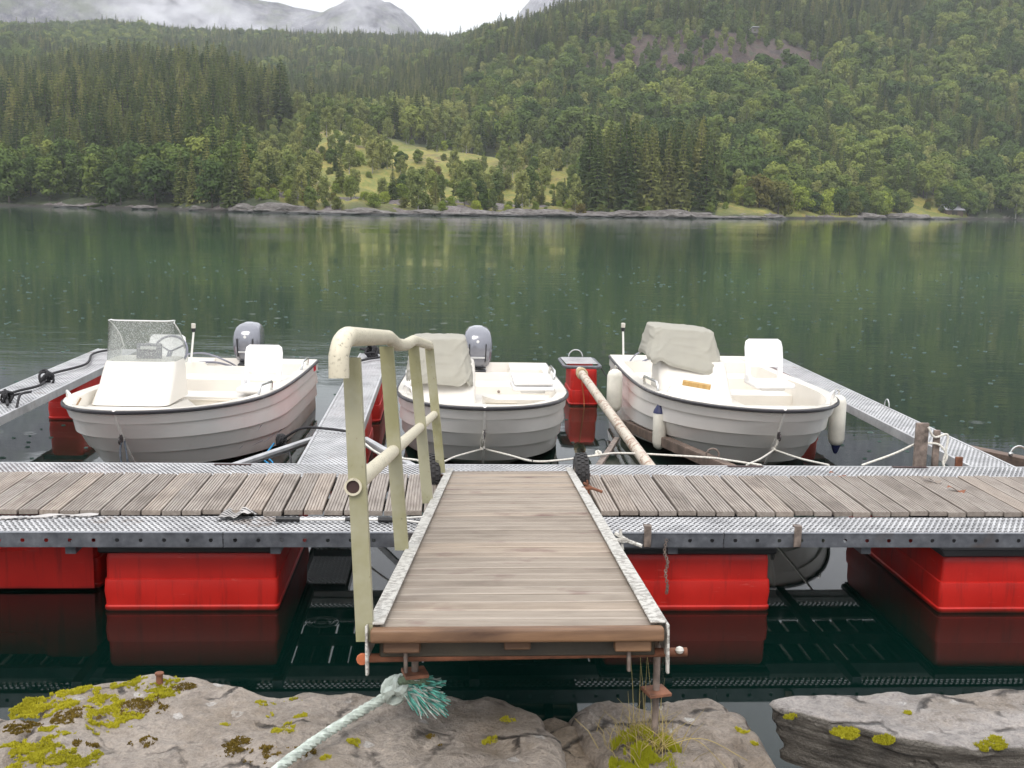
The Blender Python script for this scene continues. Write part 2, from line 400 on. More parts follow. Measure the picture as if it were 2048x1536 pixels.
for X, Y, z in tv:
    u = X / Y; d = Y - shore_Y(u)
    n = fbm(X / 14, Y / 14, 9)
    g_.append(min(1, max(0, meadow(u, Y) * (1.1 + .9 * n))))
    r_.append(max(cliffm(u, Y), 1 if z < .5 + 1.6 * fbm(X / 7, Y / 7, 4) else 0, (.95 if n > .02 and d < 22 and -.16 < u < .2 else 0)))
ga.data.foreach_set('value', g_); ra.data.foreach_set('value', r_)
t = NT('hillside_ground'); v = t.obj((1, 1, 1), world=True); n1 = t.noise(v, .12, 8, .65); n2 = t.noise(v, .9, 6, .7)
at = t.n('ShaderNodeAttribute'); at.attribute_name = 'grassy'; ar = t.n('ShaderNodeAttribute'); ar.attribute_name = 'rocky'
under = t.ramp(n2, [(.3, (.022, .034, .014)), (.6, (.05, .062, .024)), (.8, (.085, .07, .035))])
grass = t.ramp(n1, [(.3, (.10, .12, .028)), (.46, (.22, .21, .045)), (.56, (.32, .26, .06)), (.66, (.15, .10, .045))])
grass = t.mix(t.rng(n2, .46, .62, 0, .85), grass, (.15, .19, .035))
rockc = t.ramp(t.noise(t.obj((1, 1, .35), world=True), 1.1, 9, .72), [(.3, (.055, .042, .045)), (.5, (.15, .125, .12)), (.68, (.30, .28, .27)), (.8, (.12, .09, .07))])
sepp = t.n('ShaderNodeSeparateXYZ'); t.l(v, sepp.inputs[0])
cl_ = t.noise(t.obj((1, 1, .3), world=True), .22, 10, .78)
rockc = t.mix(t.rng(sepp.outputs['Z'], 20, 40, 0, .95), rockc, t.ramp(cl_, [(.38, (.012, .009, .010)), (.47, (.050, .028, .026)), (.54, (.090, .054, .045)), (.58, (.025, .038, .014)), (.72, (.06, .05, .03))]))
c = t.mix(at.outputs['Fac'], under, grass); c = t.mix(t.rng(t.math('ADD', ar.outputs['Fac'], t.rng(n2, .3, .7, -.25, .25)), .45, .6), c, rockc)
c = t.mix(t.rng(sepp.outputs['Z'], .55, .3), c, (.035, .03, .026))
t.pbr(c, .85, 0, t.bump(n2, .8, .6)); me.materials.append(t.m)
struct(link('far_hillside', me))

# ---------------------------------------------------------------- lake
bm = MB()
xs = [-900, -300, -60, 0, 60, 300, 1000]; yy = [-60, 0, 12, 60, 200, 700]
bm.grid([[(x, y, 0) for y in yy] for x in xs], True)
t = NT('lake_water'); v = t.obj((1, 1, 1), world=True)
cd = t.n('ShaderNodeCameraData'); g = t.n('ShaderNodeNewGeometry'); sx = t.n('ShaderNodeSeparateXYZ'); t.l(g.outputs['Position'], sx.inputs[0])
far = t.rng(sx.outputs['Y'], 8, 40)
a1 = t.noise(t.obj((.35, 1.1, 1), world=True), 1.1, 3, .5)          # long soft swell streaks
a2 = t.noise(t.obj((.8, 1.6, 1), world=True), 4.5, 3, .5)
a3 = t.noise(t.obj((.03, .09, 1), world=True), 1, 3, .5)            # calm and ruffled patches
patch = t.rng(a3, .42, .6, .25, 1)
vo = t.vor(v, 1.7); dd = vo.outputs['Distance']
ring = t.math('MULTIPLY', t.math('SINE', t.math('MULTIPLY', dd, 75)), t.rng(dd, .02, .2, 1, 0))
cs = t.n('ShaderNodeSeparateColor'); t.l(vo.outputs['Color'], cs.inputs[0])
ring = t.math('MULTIPLY', ring, t.rng(cs.outputs[0], .55, .6))
h = t.math('MULTIPLY', t.math('ADD', t.math('MULTIPLY', a1, 1.0), t.math('MULTIPLY', a2, .28)), t.math('MULTIPLY', patch, t.rng(sx.outputs['Y'], 9, 26, .05, 1)))
b1 = t.bump(h, 1, .013)
b2 = t.bump(ring, .35, .004, b1)
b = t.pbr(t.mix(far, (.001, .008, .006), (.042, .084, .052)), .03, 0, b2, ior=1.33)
b.inputs['Specular IOR Level'].default_value = .5
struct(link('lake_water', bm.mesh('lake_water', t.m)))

# lake bed and the near bank ground
bm = MB(); bm.grid([[(x, y, -14 if y > 6 else -1.6) for y in (-60, 5.9, 6.1, 800)] for x in (-900, 0, 1000)])
struct(link('lake_bed_ground', bm.mesh('lake_bed', m_simple('dark_lake_bed', (.02, .03, .022), .9, bump=0))))
bm = MB(); P = []
for x in np.linspace(-30, 30, 61):
    P.append([(x, y, (.62 - .05 * (y > 2.9) - max(0, y - 2.9) * .9 + .05 * fbm(x * 1.3, y * 1.3)) if y < 4.4 else -1.6) for y in [-60, -20, -6, -1, 1.2, 2.0, 2.6, 2.9, 3.2, 3.6, 4.0, 4.4, 4.8]])
bm.grid(P, True)
struct(link('bank_ground', bm.mesh('bank_ground', m_simple('dark_wet_bank_soil', (.06, .05, .04), .8, 0, .4, 3, .5, world=True))))

# ---------------------------------------------------------------- mountains behind
def mountain(name, pts, Y0, depth, seed, amp=26):
    m = MB(); rows = []
    for u in np.linspace(pts[0][0], pts[-1][0], 150):
        v_ = np.interp(u, [p[0] for p in pts], [p[1] for p in pts]); row = []
        for k in range(34):
            f = k / 33; Y = Y0 + depth * f; top = v_ * (Y0 + depth * .55) 
            prof = math.sin(min(1, f / .55) * math.pi / 2) ** .8 if f < .55 else 1 - ((f - .55) / .45) ** 2 * .6
            X = u * (Y0 + depth * .55) * (1 + .0 * f)
            e = 1 - abs(f - .55) * 1.2
            z = top * prof + amp * fbm(X / 260, Y / 260, seed, 6) * max(.1, 1 - abs(e)) + amp * .35 * abs(fbm(X / 60, Y / 60, seed + 3, 5)) * (1 if f < .5 else .4)
            row.append((X, Y, z if k else -20))
        rows.append(row)
    m.grid(rows, True)
    return struct(link(name, m.mesh(name, MOUNT)))
t = NT('bare_grey_mountain'); v = t.obj((1, 1, .5), world=True); n1 = t.noise(v, .012, 10, .7); n2 = t.noise(t.obj((1, 1, .18), world=True), .05, 9, .75)
c = t.ramp(n2, [(.35, (.045, .042, .07)), (.5, (.12, .115, .15)), (.64, (.27, .255, .28))]); c = t.mix(t.rng(n1, .5, .62, 0, .7), c, (.15, .17, .11))
t.pbr(c, .9, 0, t.bump(n2, 1, 12)); MOUNT = t.m
mountain('bare_mountain', [(-1.0, .26), (-.6, .27), (-.45, .25), (-.36, .225), (-.27, .195), (-.21, .175), (-.17, .167), (-.155, .160), (-.135, .1565), (-.11, .1535), (-.095, .150), (-.07, .12), (-.05, .05), (-.04, .0)], 2100, 1300, 3)
mountain('domed_mountain', [(-.17, 0), (-.15, .1), (-.12, .146), (-.10, .153), (-.083, .162), (-.068, .166), (-.055, .164), (-.04, .157), (-.028, .149), (-.018, .136), (-.008, .11), (.01, .0)], 1900, 900, 8)
mountain('misty_mountain', [(-.06, .0), (.0, .08), (.05, .145), (.08, .18), (.12, .21), (.2, .24), (.35, .27), (.6, .26), (1.0, .22)], 2900, 1500, 14)

# low cloud and mist hanging on the mountains
def cloud(name, label, c, d, dens, seed, thr=.5, sc=.006):
    m = MB(); bm_ = bmesh.new(); bmesh.ops.create_icosphere(bm_, subdivisions=3, radius=1)
    for q in bm_.verts:
        k = 1 + .22 * fbm(q.co.x * 1.6, q.co.y * 1.6, q.co.z * 1.6 + seed); q.co = Vector((q.co.x * d[0] * k, q.co.y * d[1] * k, q.co.z * d[2] * k))
    bm_.verts.index_update(); m.add([q.co.copy() for q in bm_.verts], [[q.index for q in f.verts] for f in bm_.faces], True); bm_.free()
    t = NT('mist_volume'); t.t.nodes.remove(t.o); t.o = t.n('ShaderNodeOutputMaterial')
    v = t.obj((1, 1, 1.5), world=True); n = t.noise(v, sc, 5, .6, .6)
    tc_ = t.n('ShaderNodeTexCoord'); mp_ = t.n('ShaderNodeMapping'); mp_.inputs['Scale'].default_value = tuple(1 / q for q in d); t.l(tc_.outputs['Object'], mp_.inputs[0])
    ln = t.n('ShaderNodeVectorMath', operation='LENGTH'); t.l(mp_.outputs[0], ln.inputs[0])
    fall = t.rng(ln.outputs['Value'], 1.0, .35)
    den = t.math('MULTIPLY', t.math('MULTIPLY', t.rng(n, thr, thr + .16), fall), dens)
    pv = t.n('ShaderNodeVolumePrincipled'); pv.inputs['Color'].default_value = (.97, .97, 1, 1); pv.inputs['Anisotropy'].default_value = .2
    t.l(den, pv.inputs['Density']); t.l(pv.outputs[0], t.o.inputs['Volume'])
    o = link(name, m.mesh(name, t.m), None, c); o['kind'] = 'stuff'; o['label'] = label; return o
CL = [(-.245, .148, 1850, 210, 150, 26, 'thin mist drifting over the left mountain foot'),
      (-.205, .152, 1750, 120, 120, 40, 'white wisp rising before the left mountain'),
      (-.12, .143, 1700, 130, 120, 34, 'white cloud filling the saddle between two mountains'),
      (-.085, .156, 1750, 70, 100, 46, 'curling wisp of mist over the domed mountain'),
      (-.055, .148, 1800, 60, 90, 46, 'thin mist on the domed mountain flank'),
      (-.175, .140, 1700, 60, 90, 30, 'small puff of mist before the grey cliffs'),
      (.02, .160, 1850, 150, 150, 60, 'bright cloud bank right of the domed mountain'),
      (.09, .166, 2000, 120, 150, 36, 'pale mist above the wooded ridge')]
for i, (u, v_, Y, dx, dy, dz, lb) in enumerate(CL):
    cloud('mist_cloud', lb, (u * Y, Y, 2.5 + v_ * Y), (dx, dy, dz), .013, i * 3.1, .49, .017)

# ---------------------------------------------------------------- trees
def leaf_mat(name, stops, trans=.3):
    t = NT(name); oi = t.n('ShaderNodeObjectInfo'); c = t.ramp(oi.outputs['Random'], stops)
    v = t.obj(); n = t.noise(v, 1.3, 4, .6); c = t.mix(1, c, t.ramp(n, [(.3, (.72, .74, .7)), (.7, (1.25, 1.22, 1.1))]), 'MULTIPLY')
    d = t.n('ShaderNodeBsdfDiffuse'); t.l(c, d.inputs[0]); tr = t.n('ShaderNodeBsdfTranslucent'); t.l(c, tr.inputs[0])
    m = t.n('ShaderNodeMixShader'); m.inputs[0].default_value = trans; t.l(d.outputs[0], m.inputs[1]); t.l(tr.outputs[0], m.inputs[2]); t.l(m.outputs[0], t.o.inputs[0])
    return t.m
SPR = leaf_mat('spruce_needles', [(0, (.055, .082, .036)), (.4, (.105, .14, .052)), (.75, (.17, .195, .07)), (1, (.27, .27, .10))], .15)
BRD = leaf_mat('broadleaf_leaves', [(0, (.062, .098, .036)), (.4, (.10, .145, .046)), (.75, (.155, .20, .056)), (1, (.235, .27, .075))], .18)
BIR = leaf_mat('birch_leaves', [(0, (.12, .16, .058)), (.5, (.20, .235, .085)), (1, (.29, .30, .11))], .2)
BUS = leaf_mat('bright_bush_leaves', [(0, (.17, .14, .05)), (.4, (.13, .18, .05)), (.8, (.22, .28, .06)), (1, (.32, .37, .07))])
BARK = m_simple('tree_bark', (.11, .09, .075), .9, 0, .3, 3, 0)
BIRB = m_simple('birch_bark', (.42, .40, .36), .8, 0, .4, 3, 0)

def trunk_mb(h, r, rg, limbs=0, lean=.0, mi=0):
    m = MB(); m.k = mi; pts = [(lean * h * (k / 6) ** 2 * rg.uniform(.6, 1.2), rg.uniform(-.02, .02) * h * k / 6, h * k / 6 - .8 * (k == 0)) for k in range(7)]
    m.tube(pts, [r * (1 - .85 * k / 6) for k in range(7)], 5)
    for i in range(limbs):
        k = rg.uniform(.3, .8); a = rg.uniform(0, 6.28); l = h * rg.uniform(.2, .34); b = Vector(pts[int(k * 6)])
        m.tube([b, b + Vector((math.cos(a) * l * .5, math.sin(a) * l * .5, l * .35)), b + Vector((math.cos(a) * l, math.sin(a) * l, l * .55))], [r * .4, r * .25, r * .08], 4)
    return m
def quadleaf(V, F, p, nrm, s, rg, asp=1.0):
    u = nrm.orthogonal().normalized(); u = Matrix.Rotation(rg.uniform(0, 6.28), 3, nrm) @ u; w_ = nrm.cross(u)
    b = len(V); k = s * .5
    V += [p - u * k - w_ * k * asp * .4, p + u * k * .2 - w_ * k * asp, p + u * k, p + w_ * k * asp * .9 - u * k * .3]; F.append((b, b + 1, b + 2, b + 3))
def spruce_crown(h, rad, rg, levels=26, low=.06, dens=1.):
    V = []; F = []
    for i in range(levels):
        t = i / (levels - 1); z = h * (low + (1 - low) * t ** .93); rr = rad * ((1 - t) ** .8) * rg.uniform(.78, 1.12) + .10
        nb = max(4, int((12 - 6 * t) * dens))
        for k in range(nb):
            a = 6.283 * (k / nb) + i * 1.9 + rg.uniform(-.3, .3); l = rr * rg.uniform(.65, 1.15); d = Vector((math.cos(a), math.sin(a), 0)); s = Vector((-d.y, d.x, 0))
            dr = rg.uniform(.18, .42); root = Vector((0, 0, z)); mid = root + d * l * .5 + Vector((0, 0, -l * dr * .35)); tip = root + d * l + Vector((0, 0, -l * dr * .75))
            wd = max(.16, l * .24); b = len(V)
            V += [root, mid + s * wd, mid - s * wd, tip, mid + Vector((0, 0, -wd * 1.1)) + d * wd * .3]
            F += [(b, b + 2, b + 3, b + 1), (b, b + 4, b + 3)]
            for q in range(3):
                f = rg.uniform(.3, 1); p = root.lerp(tip, f) + s * rg.uniform(-wd, wd) ; b = len(V); L_ = rg.uniform(.25, .6) * (.5 + .5 * (1 - t))
                sd_ = Vector((rg.uniform(-1, 1), rg.uniform(-1, 1), 0)).normalized() * L_ * .4
                V += [p - sd_, p + sd_, p + Vector((rg.uniform(-.1, .1), rg.uniform(-.1, .1), -L_))]; F.append((b, b + 1, b + 2))
    b = len(V); V += [Vector((-.1, 0, h * .95)), Vector((.1, 0, h * .95)), Vector((0, 0, h * 1.04)), Vector((0, -.1, h * .95)), Vector((0, .1, h * .95))]; F += [(b, b + 1, b + 2), (b + 3, b + 4, b + 2)]
    return V, F
def leafy_crown(h, rad, rg, n=1700, z0=.22, lobes=13, ls=.55, droop=0, tall=1.0):
    V = []; F = []; L = []
    for i in range(lobes):
        f = i / (lobes - 1); a = i * 2.4 + rg.uniform(-.4, .4); zz = z0 + (1 - z0) * (.12 + .76 * f ** .9); env = math.sin(min(1, (zz - z0) / (1 - z0) * .85 + .18) * math.pi) ** .55
        rr = rad * env * rg.uniform(.35, .68); L.append((Vector((math.cos(a) * rr, math.sin(a) * rr, h * zz)), rad * rg.uniform(.34, .52)))
    L.append((Vector((0, 0, h * .86)), rad * .42)); L.append((Vector((0, 0, h * .55)), rad * .55))
    per = n // len(L)
    for c, r_ in L:
        for k in range(per):
            d = Vector((rg.gauss(0, 1), rg.gauss(0, 1), rg.gauss(0, 1) + .25)).normalized(); q = r_ * (rg.random() ** .28) * (1 + .22 * noise.noise(d * 2.2 + c))
            p = c + Vector((d.x * q, d.y * q, d.z * q * .8 * tall))
            if droop: p.z -= droop * rg.random() ** 2 * r_
            nn = (d + Vector((rg.uniform(-.7, .7), rg.uniform(-.7, .7), rg.uniform(-.2, .9)))).normalized()
            quadleaf(V, F, p, nn, ls * rg.uniform(.55, 1.25), rg)
    return V, F
KINDS = {}
def proto(kind, crown, h, r, bark, leaf, rg, limbs=0):
    tr = trunk_mb(h * .93 if limbs == 0 else h * .7, r, rg, limbs); cm = MB(); cm.add(crown[0], crown[1])
    both = MB(); both.v = list(tr.v); both.f = list(tr.f); both.s = list(tr.s); both.mi = [0] * len(tr.f); both.add(crown[0], crown[1], False, 1)
    KINDS.setdefault(kind, []).append((tr.mesh('trunk', bark), cm.mesh('crown', leaf), both.mesh(kind, [bark, leaf]), h))
for i in range(5):
    rg = random.Random(40 + i); h = 10; proto('spruce_tree', spruce_crown(h, rg.uniform(1.6, 2.3), rg, 24, .05, 1), h, .17, BARK, SPR, rg)
for i in range(6):
    rg = random.Random(60 + i); h = 10; proto('broadleaf_tree', leafy_crown(h, rg.uniform(3.6, 4.5), rg, 2600, rg.uniform(.08, .2), rg.choice((9, 12, 16)), rg.uniform(.5, .72), tall=rg.uniform(.85, 1.2)), h, .24, BARK, BRD, rg, 4)
for i in range(4):
    rg = random.Random(80 + i); h = 10; proto('birch_tree', leafy_crown(h, rg.uniform(2.3, 2.9), rg, 2100, .14, 11, .46, droop=.7, tall=1.25), h, .16, BIRB, BIR, rg, 4)
for i in range(3):
    rg = random.Random(95 + i); h = 10; proto('leafy_bush', leafy_crown(h, rg.uniform(6, 7), rg, 1500, .02, 10, .95), h, .3, BARK, BUS, rg, 3)

def px_u(px): return (px - 892) / 2330.
def pick(X, Y, rr):
    u = X / Y; s0 = shore_Y(u); d = Y - s0; n = fbm(X / 28, Y / 28, 20); n2 = fbm(X / 70, Y / 70, 33)
    if d < 2.5: return None
    if .122 < u < .232 and 7 < d < 34: return ('spruce_tree', rr.uniform(15.5, 18.5), .62)                       # dense stand on the point
    if .05 < u < .26 and d < 7: return ('leafy_bush', rr.uniform(1.2, 2.2), 1) if rr.random() < .08 else None
    if u > .232 and u < .47 and d < 30:                                                                           # grassy flat with bushes
        if d > 9 and n > -.12 and .255 < u < .42: return ('leafy_bush' if rr.random() < .55 else 'broadleaf_tree', rr.uniform(4, 7.5), .55)
        if u > .43: return ('broadleaf_tree', rr.uniform(6, 9), .8)
        return None if rr.random() < .93 else ('leafy_bush', rr.uniform(2, 3.5), 1)
    if -.165 < u < .122 and Y < 345:
        m = meadow(u, Y)
        if d < 5 and rr.random() < .6: return None
        p = .20 + .4 * (1 - m) + .5 * max(0, n) + (.22 if u > .06 else 0) + (.35 if u < -.11 else 0)
        if 285 < Y < 345 and -.11 < u < .06: p = .12
        if rr.random() > p: return None
        k = rr.random()
        if rr.random() < .42: return ('leafy_bush', rr.uniform(1.0, 2.2), .7)
        return ('birch_tree', rr.uniform(4.5, 8.5), .9) if k < .5 else ('spruce_tree', rr.uniform(4, 7.5), .8) if k < .66 else ('broadleaf_tree', rr.uniform(3, 5.5), .8) if k < .82 else ('leafy_bush', rr.uniform(2, 3.5), .7)
    if u < -.13 and Y < 300 + 60 * (-.13 - u):
        if d < 38 or n > .12: return ('broadleaf_tree', rr.uniform(7.5, 11.5), 1) if rr.random() < .8 else ('spruce_tree', rr.uniform(9, 14), 1)
        return ('spruce_tree', rr.uniform(12, 18), 1)
    if u < -.135 and Y < 540: return ('spruce_tree', rr.uniform(16, 21), 1) if n > -.42 else ('broadleaf_tree', rr.uniform(9, 12), 1)
    if u < .02 and Y < 440: return ('birch_tree', rr.uniform(8, 12), 1) if rr.random() < .6 else ('broadleaf_tree', rr.uniform(8, 11), 1) if rr.random() < .6 else ('spruce_tree', rr.uniform(10, 14), 1)
    if u < -.004 + (Y - 440) * .00035 + .05 * n2 + .03 * n and Y < 1300:
        if u < -.24 and n2 > -.02 and Y > 560: return ('broadleaf_tree', rr.uniform(9, 13), 1)
        if n > .22 and Y > 600: return ('broadleaf_tree', rr.uniform(9, 13), 1)
        return ('spruce_tree', rr.uniform(8.5, 14) * (1.25 if rr.random() < .1 else 1), 1)
    cm = cliffm(u, Y)
    if cm > .4:
        if rr.random() < .55 - .6 * n: return None
        return ('broadleaf_tree', rr.uniform(4, 7), 1) if rr.random() < .7 else ('birch_tree', rr.uniform(4, 7), 1)
    if rr.random() < .10: return None
    if Y > 505 and u < .40:
        return ('spruce_tree', rr.uniform(11, 17), 1) if rr.random() < .55 + .9 * n else ('birch_tree' if rr.random() < .3 else 'broadleaf_tree', rr.uniform(8, 12), 1)
    if Y > 560: return ('broadleaf_tree', rr.uniform(9, 13), 1) if rr.random() < .72 - n else ('spruce_tree', rr.uniform(12, 18), 1)
    k = rr.random()
    if k < .12 - .5 * n2: return ('spruce_tree', rr.uniform(10, 15), 1)
    return ('birch_tree', rr.uniform(8, 12), 1) if k > .84 - .3 * n2 else ('broadleaf_tree', rr.uniform(9, 15), 1)
SP = {'spruce_tree': 1.0, 'broadleaf_tree': 1.75, 'birch_tree': 1.35, 'leafy_bush': 1.3}
trees = []; rr = random.Random(11)
Y = 186.
occ = {}
def blocked(X, Y, r):
    cx, cy = int(X // 8), int(Y // 8)
    for a in (-1, 0, 1):
        for b in (-1, 0, 1):
            for (x, y, q) in occ.get((cx + a, cy + b), ()):
                if (x - X) ** 2 + (y - Y) ** 2 < ((q + r) * .5) ** 2: return True
    return False
while Y < 1190:
    step = 2.5 if Y < 480 else 3.3 if Y < 700 else 4.2
    uu0, uu1 = -.47, .60
    X = uu0 * Y
    while X < uu1 * Y:
        x = X + rr.uniform(-.5, .5) * step; y = Y + rr.uniform(-.5, .5) * step; X += step; u = x / y
        if u > .05 and y > 760: continue
        k = pick(x, y, rr)
        if not k: continue
        kind, h, mr = k; r_ = {'spruce_tree': .215 * h if h < 14 else rr.uniform(3.0, 4.0), 'broadleaf_tree': .5 * h, 'birch_tree': .37 * h, 'leafy_bush': .8 * h}[kind]
        if mr == .62: r_ *= .66
        if y > 480: r_ *= 1.12
        if blocked(x, y, r_): continue
        occ.setdefault((int(x // 8), int(y // 8)), []).append((x, y, r_))
        g = ground(x, y)
        if g < .35: continue
        trees.append((h / y * (1 if -.40 < u < .52 else 0), kind, x, y, g - .15, h, rr.uniform(0, 6.28), rr.uniform(.88, 1.12), rr.randrange(60)))
    Y += step
print('trees', len(trees))
trees.sort(key=lambda q: -q[0])
count = {}; rest = {}; firstobj = {}
def place_name(kind, u, Y, d):
    if .11 < u < .24 and d < 40: return 'in the dense dark stand on the point'
    if u >= .24 and d < 45: return 'at the edge of the grassy flat by the boathouse' if u > .38 else 'on the grassy flat right of the dark stand'
    if u >= .05: return 'on the lower slope of the right hillside' if Y < 400 else 'high on the right hillside'
    if u < -.13: return 'along the left shore below the spruces' if d < 45 else 'on the steep left ridge'
    return 'on the yellow meadow headland' if Y < 345 else 'behind the yellow meadow headland'
LOOK = {'spruce_tree': 'dark conical spruce', 'broadleaf_tree': 'round broadleaf tree', 'birch_tree': 'pale green birch', 'leafy_bush': 'bright green bush'}
HM = {'spruce_tree': 15, 'broadleaf_tree': 9, 'birch_tree': 8, 'leafy_bush': 3.5}
PL = {'spruce_tree': 'spruces', 'broadleaf_tree': 'broadleaf trees', 'birch_tree': 'birches', 'leafy_bush': 'bushes'}
CAT = {'spruce_tree': 'spruce', 'broadleaf_tree': 'tree', 'birch_tree': 'birch', 'leafy_bush': 'bush'}
for sc_, kind, x, y, z, h, rz, wd, vi in trees:
    vs_ = KINDS[kind]; pr = vs_[vi % len(vs_)]; n_ = count.get(kind, 0); s_ = h / pr[3]
    if sc_ > 0 and n_ < 296:
        count[kind] = n_ + 1; pn = place_name(kind, x / y, y, y - shore_Y(x / y)); sz = ('tall ' if h > HM[kind] * 1.12 else 'small ' if h < HM[kind] * .88 else 'middling '); lab = sz + LOOK[kind] + ' ' + pn; gp = sz + PL[kind] + ' ' + pn
        if n_ < 45:
            o = thing(kind, lab, CAT[kind], (x, y, z), (0, 0, rz), gp); link('trunk', pr[0], o); link('crown', pr[1], o)
        else:
            o = tag(link(kind, pr[2], None, (x, y, z), (0, 0, rz)), lab, CAT[kind], gp)
            firstobj.setdefault(kind, {}).setdefault(vi % len(vs_), o)
        o.scale = (s_ * wd, s_ * wd, s_)
    else: rest.setdefault(kind, []).append((x, y, z, s_, wd, rz, vi % len(vs_)))
def stuff_forest(name, kind, items):
    me = bpy.data.meshes.new(name); me.from_pydata([q[:3] for q in items], [], [])
    for an, ty, vals in (('sc', 'FLOAT_VECTOR', [c for q in items for c in (q[3] * q[4], q[3] * q[4], q[3])]), ('rot', 'FLOAT_VECTOR', [c for q in items for c in (0, 0, q[5])]), ('vi', 'INT', [q[6] for q in items])):
        a = me.attributes.new(an, ty, 'POINT'); a.data.foreach_set('vector' if ty == 'FLOAT_VECTOR' else 'value', vals)
    o = link(name, me); o['kind'] = 'stuff'
    ng = bpy.data.node_groups.new(name, 'GeometryNodeTree'); ng.interface.new_socket('Geometry', in_out='INPUT', socket_type='NodeSocketGeometry'); ng.interface.new_socket('Geometry', in_out='OUTPUT', socket_type='NodeSocketGeometry')
    N = ng.nodes; gi = N.new('NodeGroupInput'); go = N.new('NodeGroupOutput'); gj = N.new('GeometryNodeGeometryToInstance') if False else None
    jn = N.new('GeometryNodeJoinGeometry')
    for vi, src in sorted(firstobj[kind].items(), reverse=True):
        oi = N.new('GeometryNodeObjectInfo'); oi.inputs['Object'].default_value = src; oi.inputs['As Instance'].default_value = False; oi.transform_space = 'ORIGINAL'
        gt = N.new('GeometryNodeGeometryToInstance'); ng.links.new(oi.outputs['Geometry'], gt.inputs[0]); ng.links.new(gt.outputs[0], jn.inputs[0])
    ip = N.new('GeometryNodeInstanceOnPoints'); ip.inputs['Pick Instance'].default_value = True
    ng.links.new(gi.outputs[0], ip.inputs['Points']); ng.links.new(jn.outputs[0], ip.inputs['Instance'])
    for an, ty, sk in (('sc', 'FLOAT_VECTOR', 'Scale'), ('rot', 'FLOAT_VECTOR', 'Rotation'), ('vi', 'INT', 'Instance Index')):
        na = N.new('GeometryNodeInputNamedAttribute'); na.data_type = ty; na.inputs['Name'].default_value = an; ng.links.new(na.outputs['Attribute'], ip.inputs[sk])
    ng.links.new(ip.outputs[0], go.inputs[0]); md = o.modifiers.new('forest', 'NODES'); md.node_group = ng
    return o
for kind, nm in (('spruce_tree', 'spruce_forest'), ('broadleaf_tree', 'broadleaf_forest'), ('birch_tree', 'birch_woodland'), ('leafy_bush', 'bushes')):
    if rest.get(kind): stuff_forest(nm, kind, rest[kind])
print({k: len(v) for k, v in rest.items()}, count)

# ---------------------------------------------------------------- perforated steel, decking, floats
def perf_cells(mb, x0, x1, y0, y1, cx, cy, r, z=0, lip=.004, plane='XY', n=6, stagger=True, thick=.0):
    """sheet with real round holes; every hole has a raised lip"""
    nx = max(1, round((x1 - x0) / cx)); ny = max(1, round((y1 - y0) / cy)); cx = (x1 - x0) / nx; cy = (y1 - y0) / ny
    def pt(a, b, c): return (a, b, c) if plane == 'XY' else (a, c, b)
    for j in range(ny):
        for i in range(nx):
            ax, bx, ay, by = x0 + i * cx, x0 + (i + 1) * cx, y0 + j * cy, y0 + (j + 1) * cy
            mx_ = (ax + bx) / 2 + (0 if not stagger else (.25 if j % 2 else -.25) * cx); my = (ay + by) / 2
            H_ = [pt(mx_ + r * math.cos(6.2832 * (k + .5) / n), my + r * math.sin(6.2832 * (k + .5) / n), z + lip) for k in range(n)]
            if n == 6: O = [(bx, my), (bx, by), (ax, by), (ax, my), (ax, ay), (bx, ay)]; O = [O[k] for k in (1, 1, 2, 4, 4, 5)]; O = [(bx, by), (mx_, by), (ax, by), (ax, ay), (mx_, ay), (bx, ay)]
            else: O = [(bx, by), (mx_, by), (ax, by), (ax, my), (ax, ay), (mx_, ay), (bx, ay), (bx, my)]
            O = [pt(a, b, z) for a, b in O]
            f = [(k, (k + 1) % n, n + (k + 1) % n, n + k) for k in range(n)]
            mb.add(O + H_, f if plane == 'XY' else [q[::-1] for q in f], False)
    return mb
def grate_mesh(name, w, l, nx=None, cx=.036, cy=.031, r=.0112, flange=.0):
    m = MB(); perf_cells(m, 0, w, 0, l, cx, cy, r, 0, .005)
    m.box((w / 2, .004, -.022), (w - .004, .006, .04)); m.box((w / 2, l - .004, -.022), (w - .004, .006, .04))
    return m.mesh(name, GALV)
def plank_profile(wd, th, g=5, gd=.006, q=.0034):
    p = []; st = wd / (g + 1)
    xs = [-wd / 2 + .003]; top = [(-wd / 2, -th), (-wd / 2, -.003), (-wd / 2 + .003, 0)]
    for i in range(g):
        c = -wd / 2 + st * (i + 1)
        top += [(c - q, 0), (c - q * .6, -gd), (c + q * .6, -gd), (c + q, 0)]
    top += [(wd / 2 - .003, 0), (wd / 2, -.003), (wd / 2, -th)]
    return top
def plank_mesh(name, wd, ln, mat, th=.028, axis='Y', g=5, seed=0):
    pr = plank_profile(wd, th, g, *((.012, .0055) if axis == 'X' else (.006, .0034))); m = MB(); rg = random.Random(seed); n = len(pr); secs = 3
    def P_(a, b, z): return (a, b, z) if axis == 'Y' else (b, a, z)
    bow = rg.uniform(-.003, .003); v = []
    for k in range(secs + 1):
        f = k / secs; v += [P_(x + bow * math.sin(f * 3.14), f * ln, z + .002 * math.sin(f * 3.14 + seed)) for x, z in pr]
    f = []
    for k in range(secs):
        for i in range(n - 1):
            q = (k * n + i, (k + 1) * n + i, (k + 1) * n + i + 1, k * n + i + 1); f.append(q if axis == 'X' else q[::-1])
    b = secs * n; f.append(tuple(range(n)) if axis == 'Y' else tuple(range(n - 1, -1, -1))); f.append(tuple(b + i for i in range(n - 1, -1, -1)) if axis == 'Y' else tuple(b + i for i in range(n)))
    m.add(v, f); return m.mesh(name, mat)
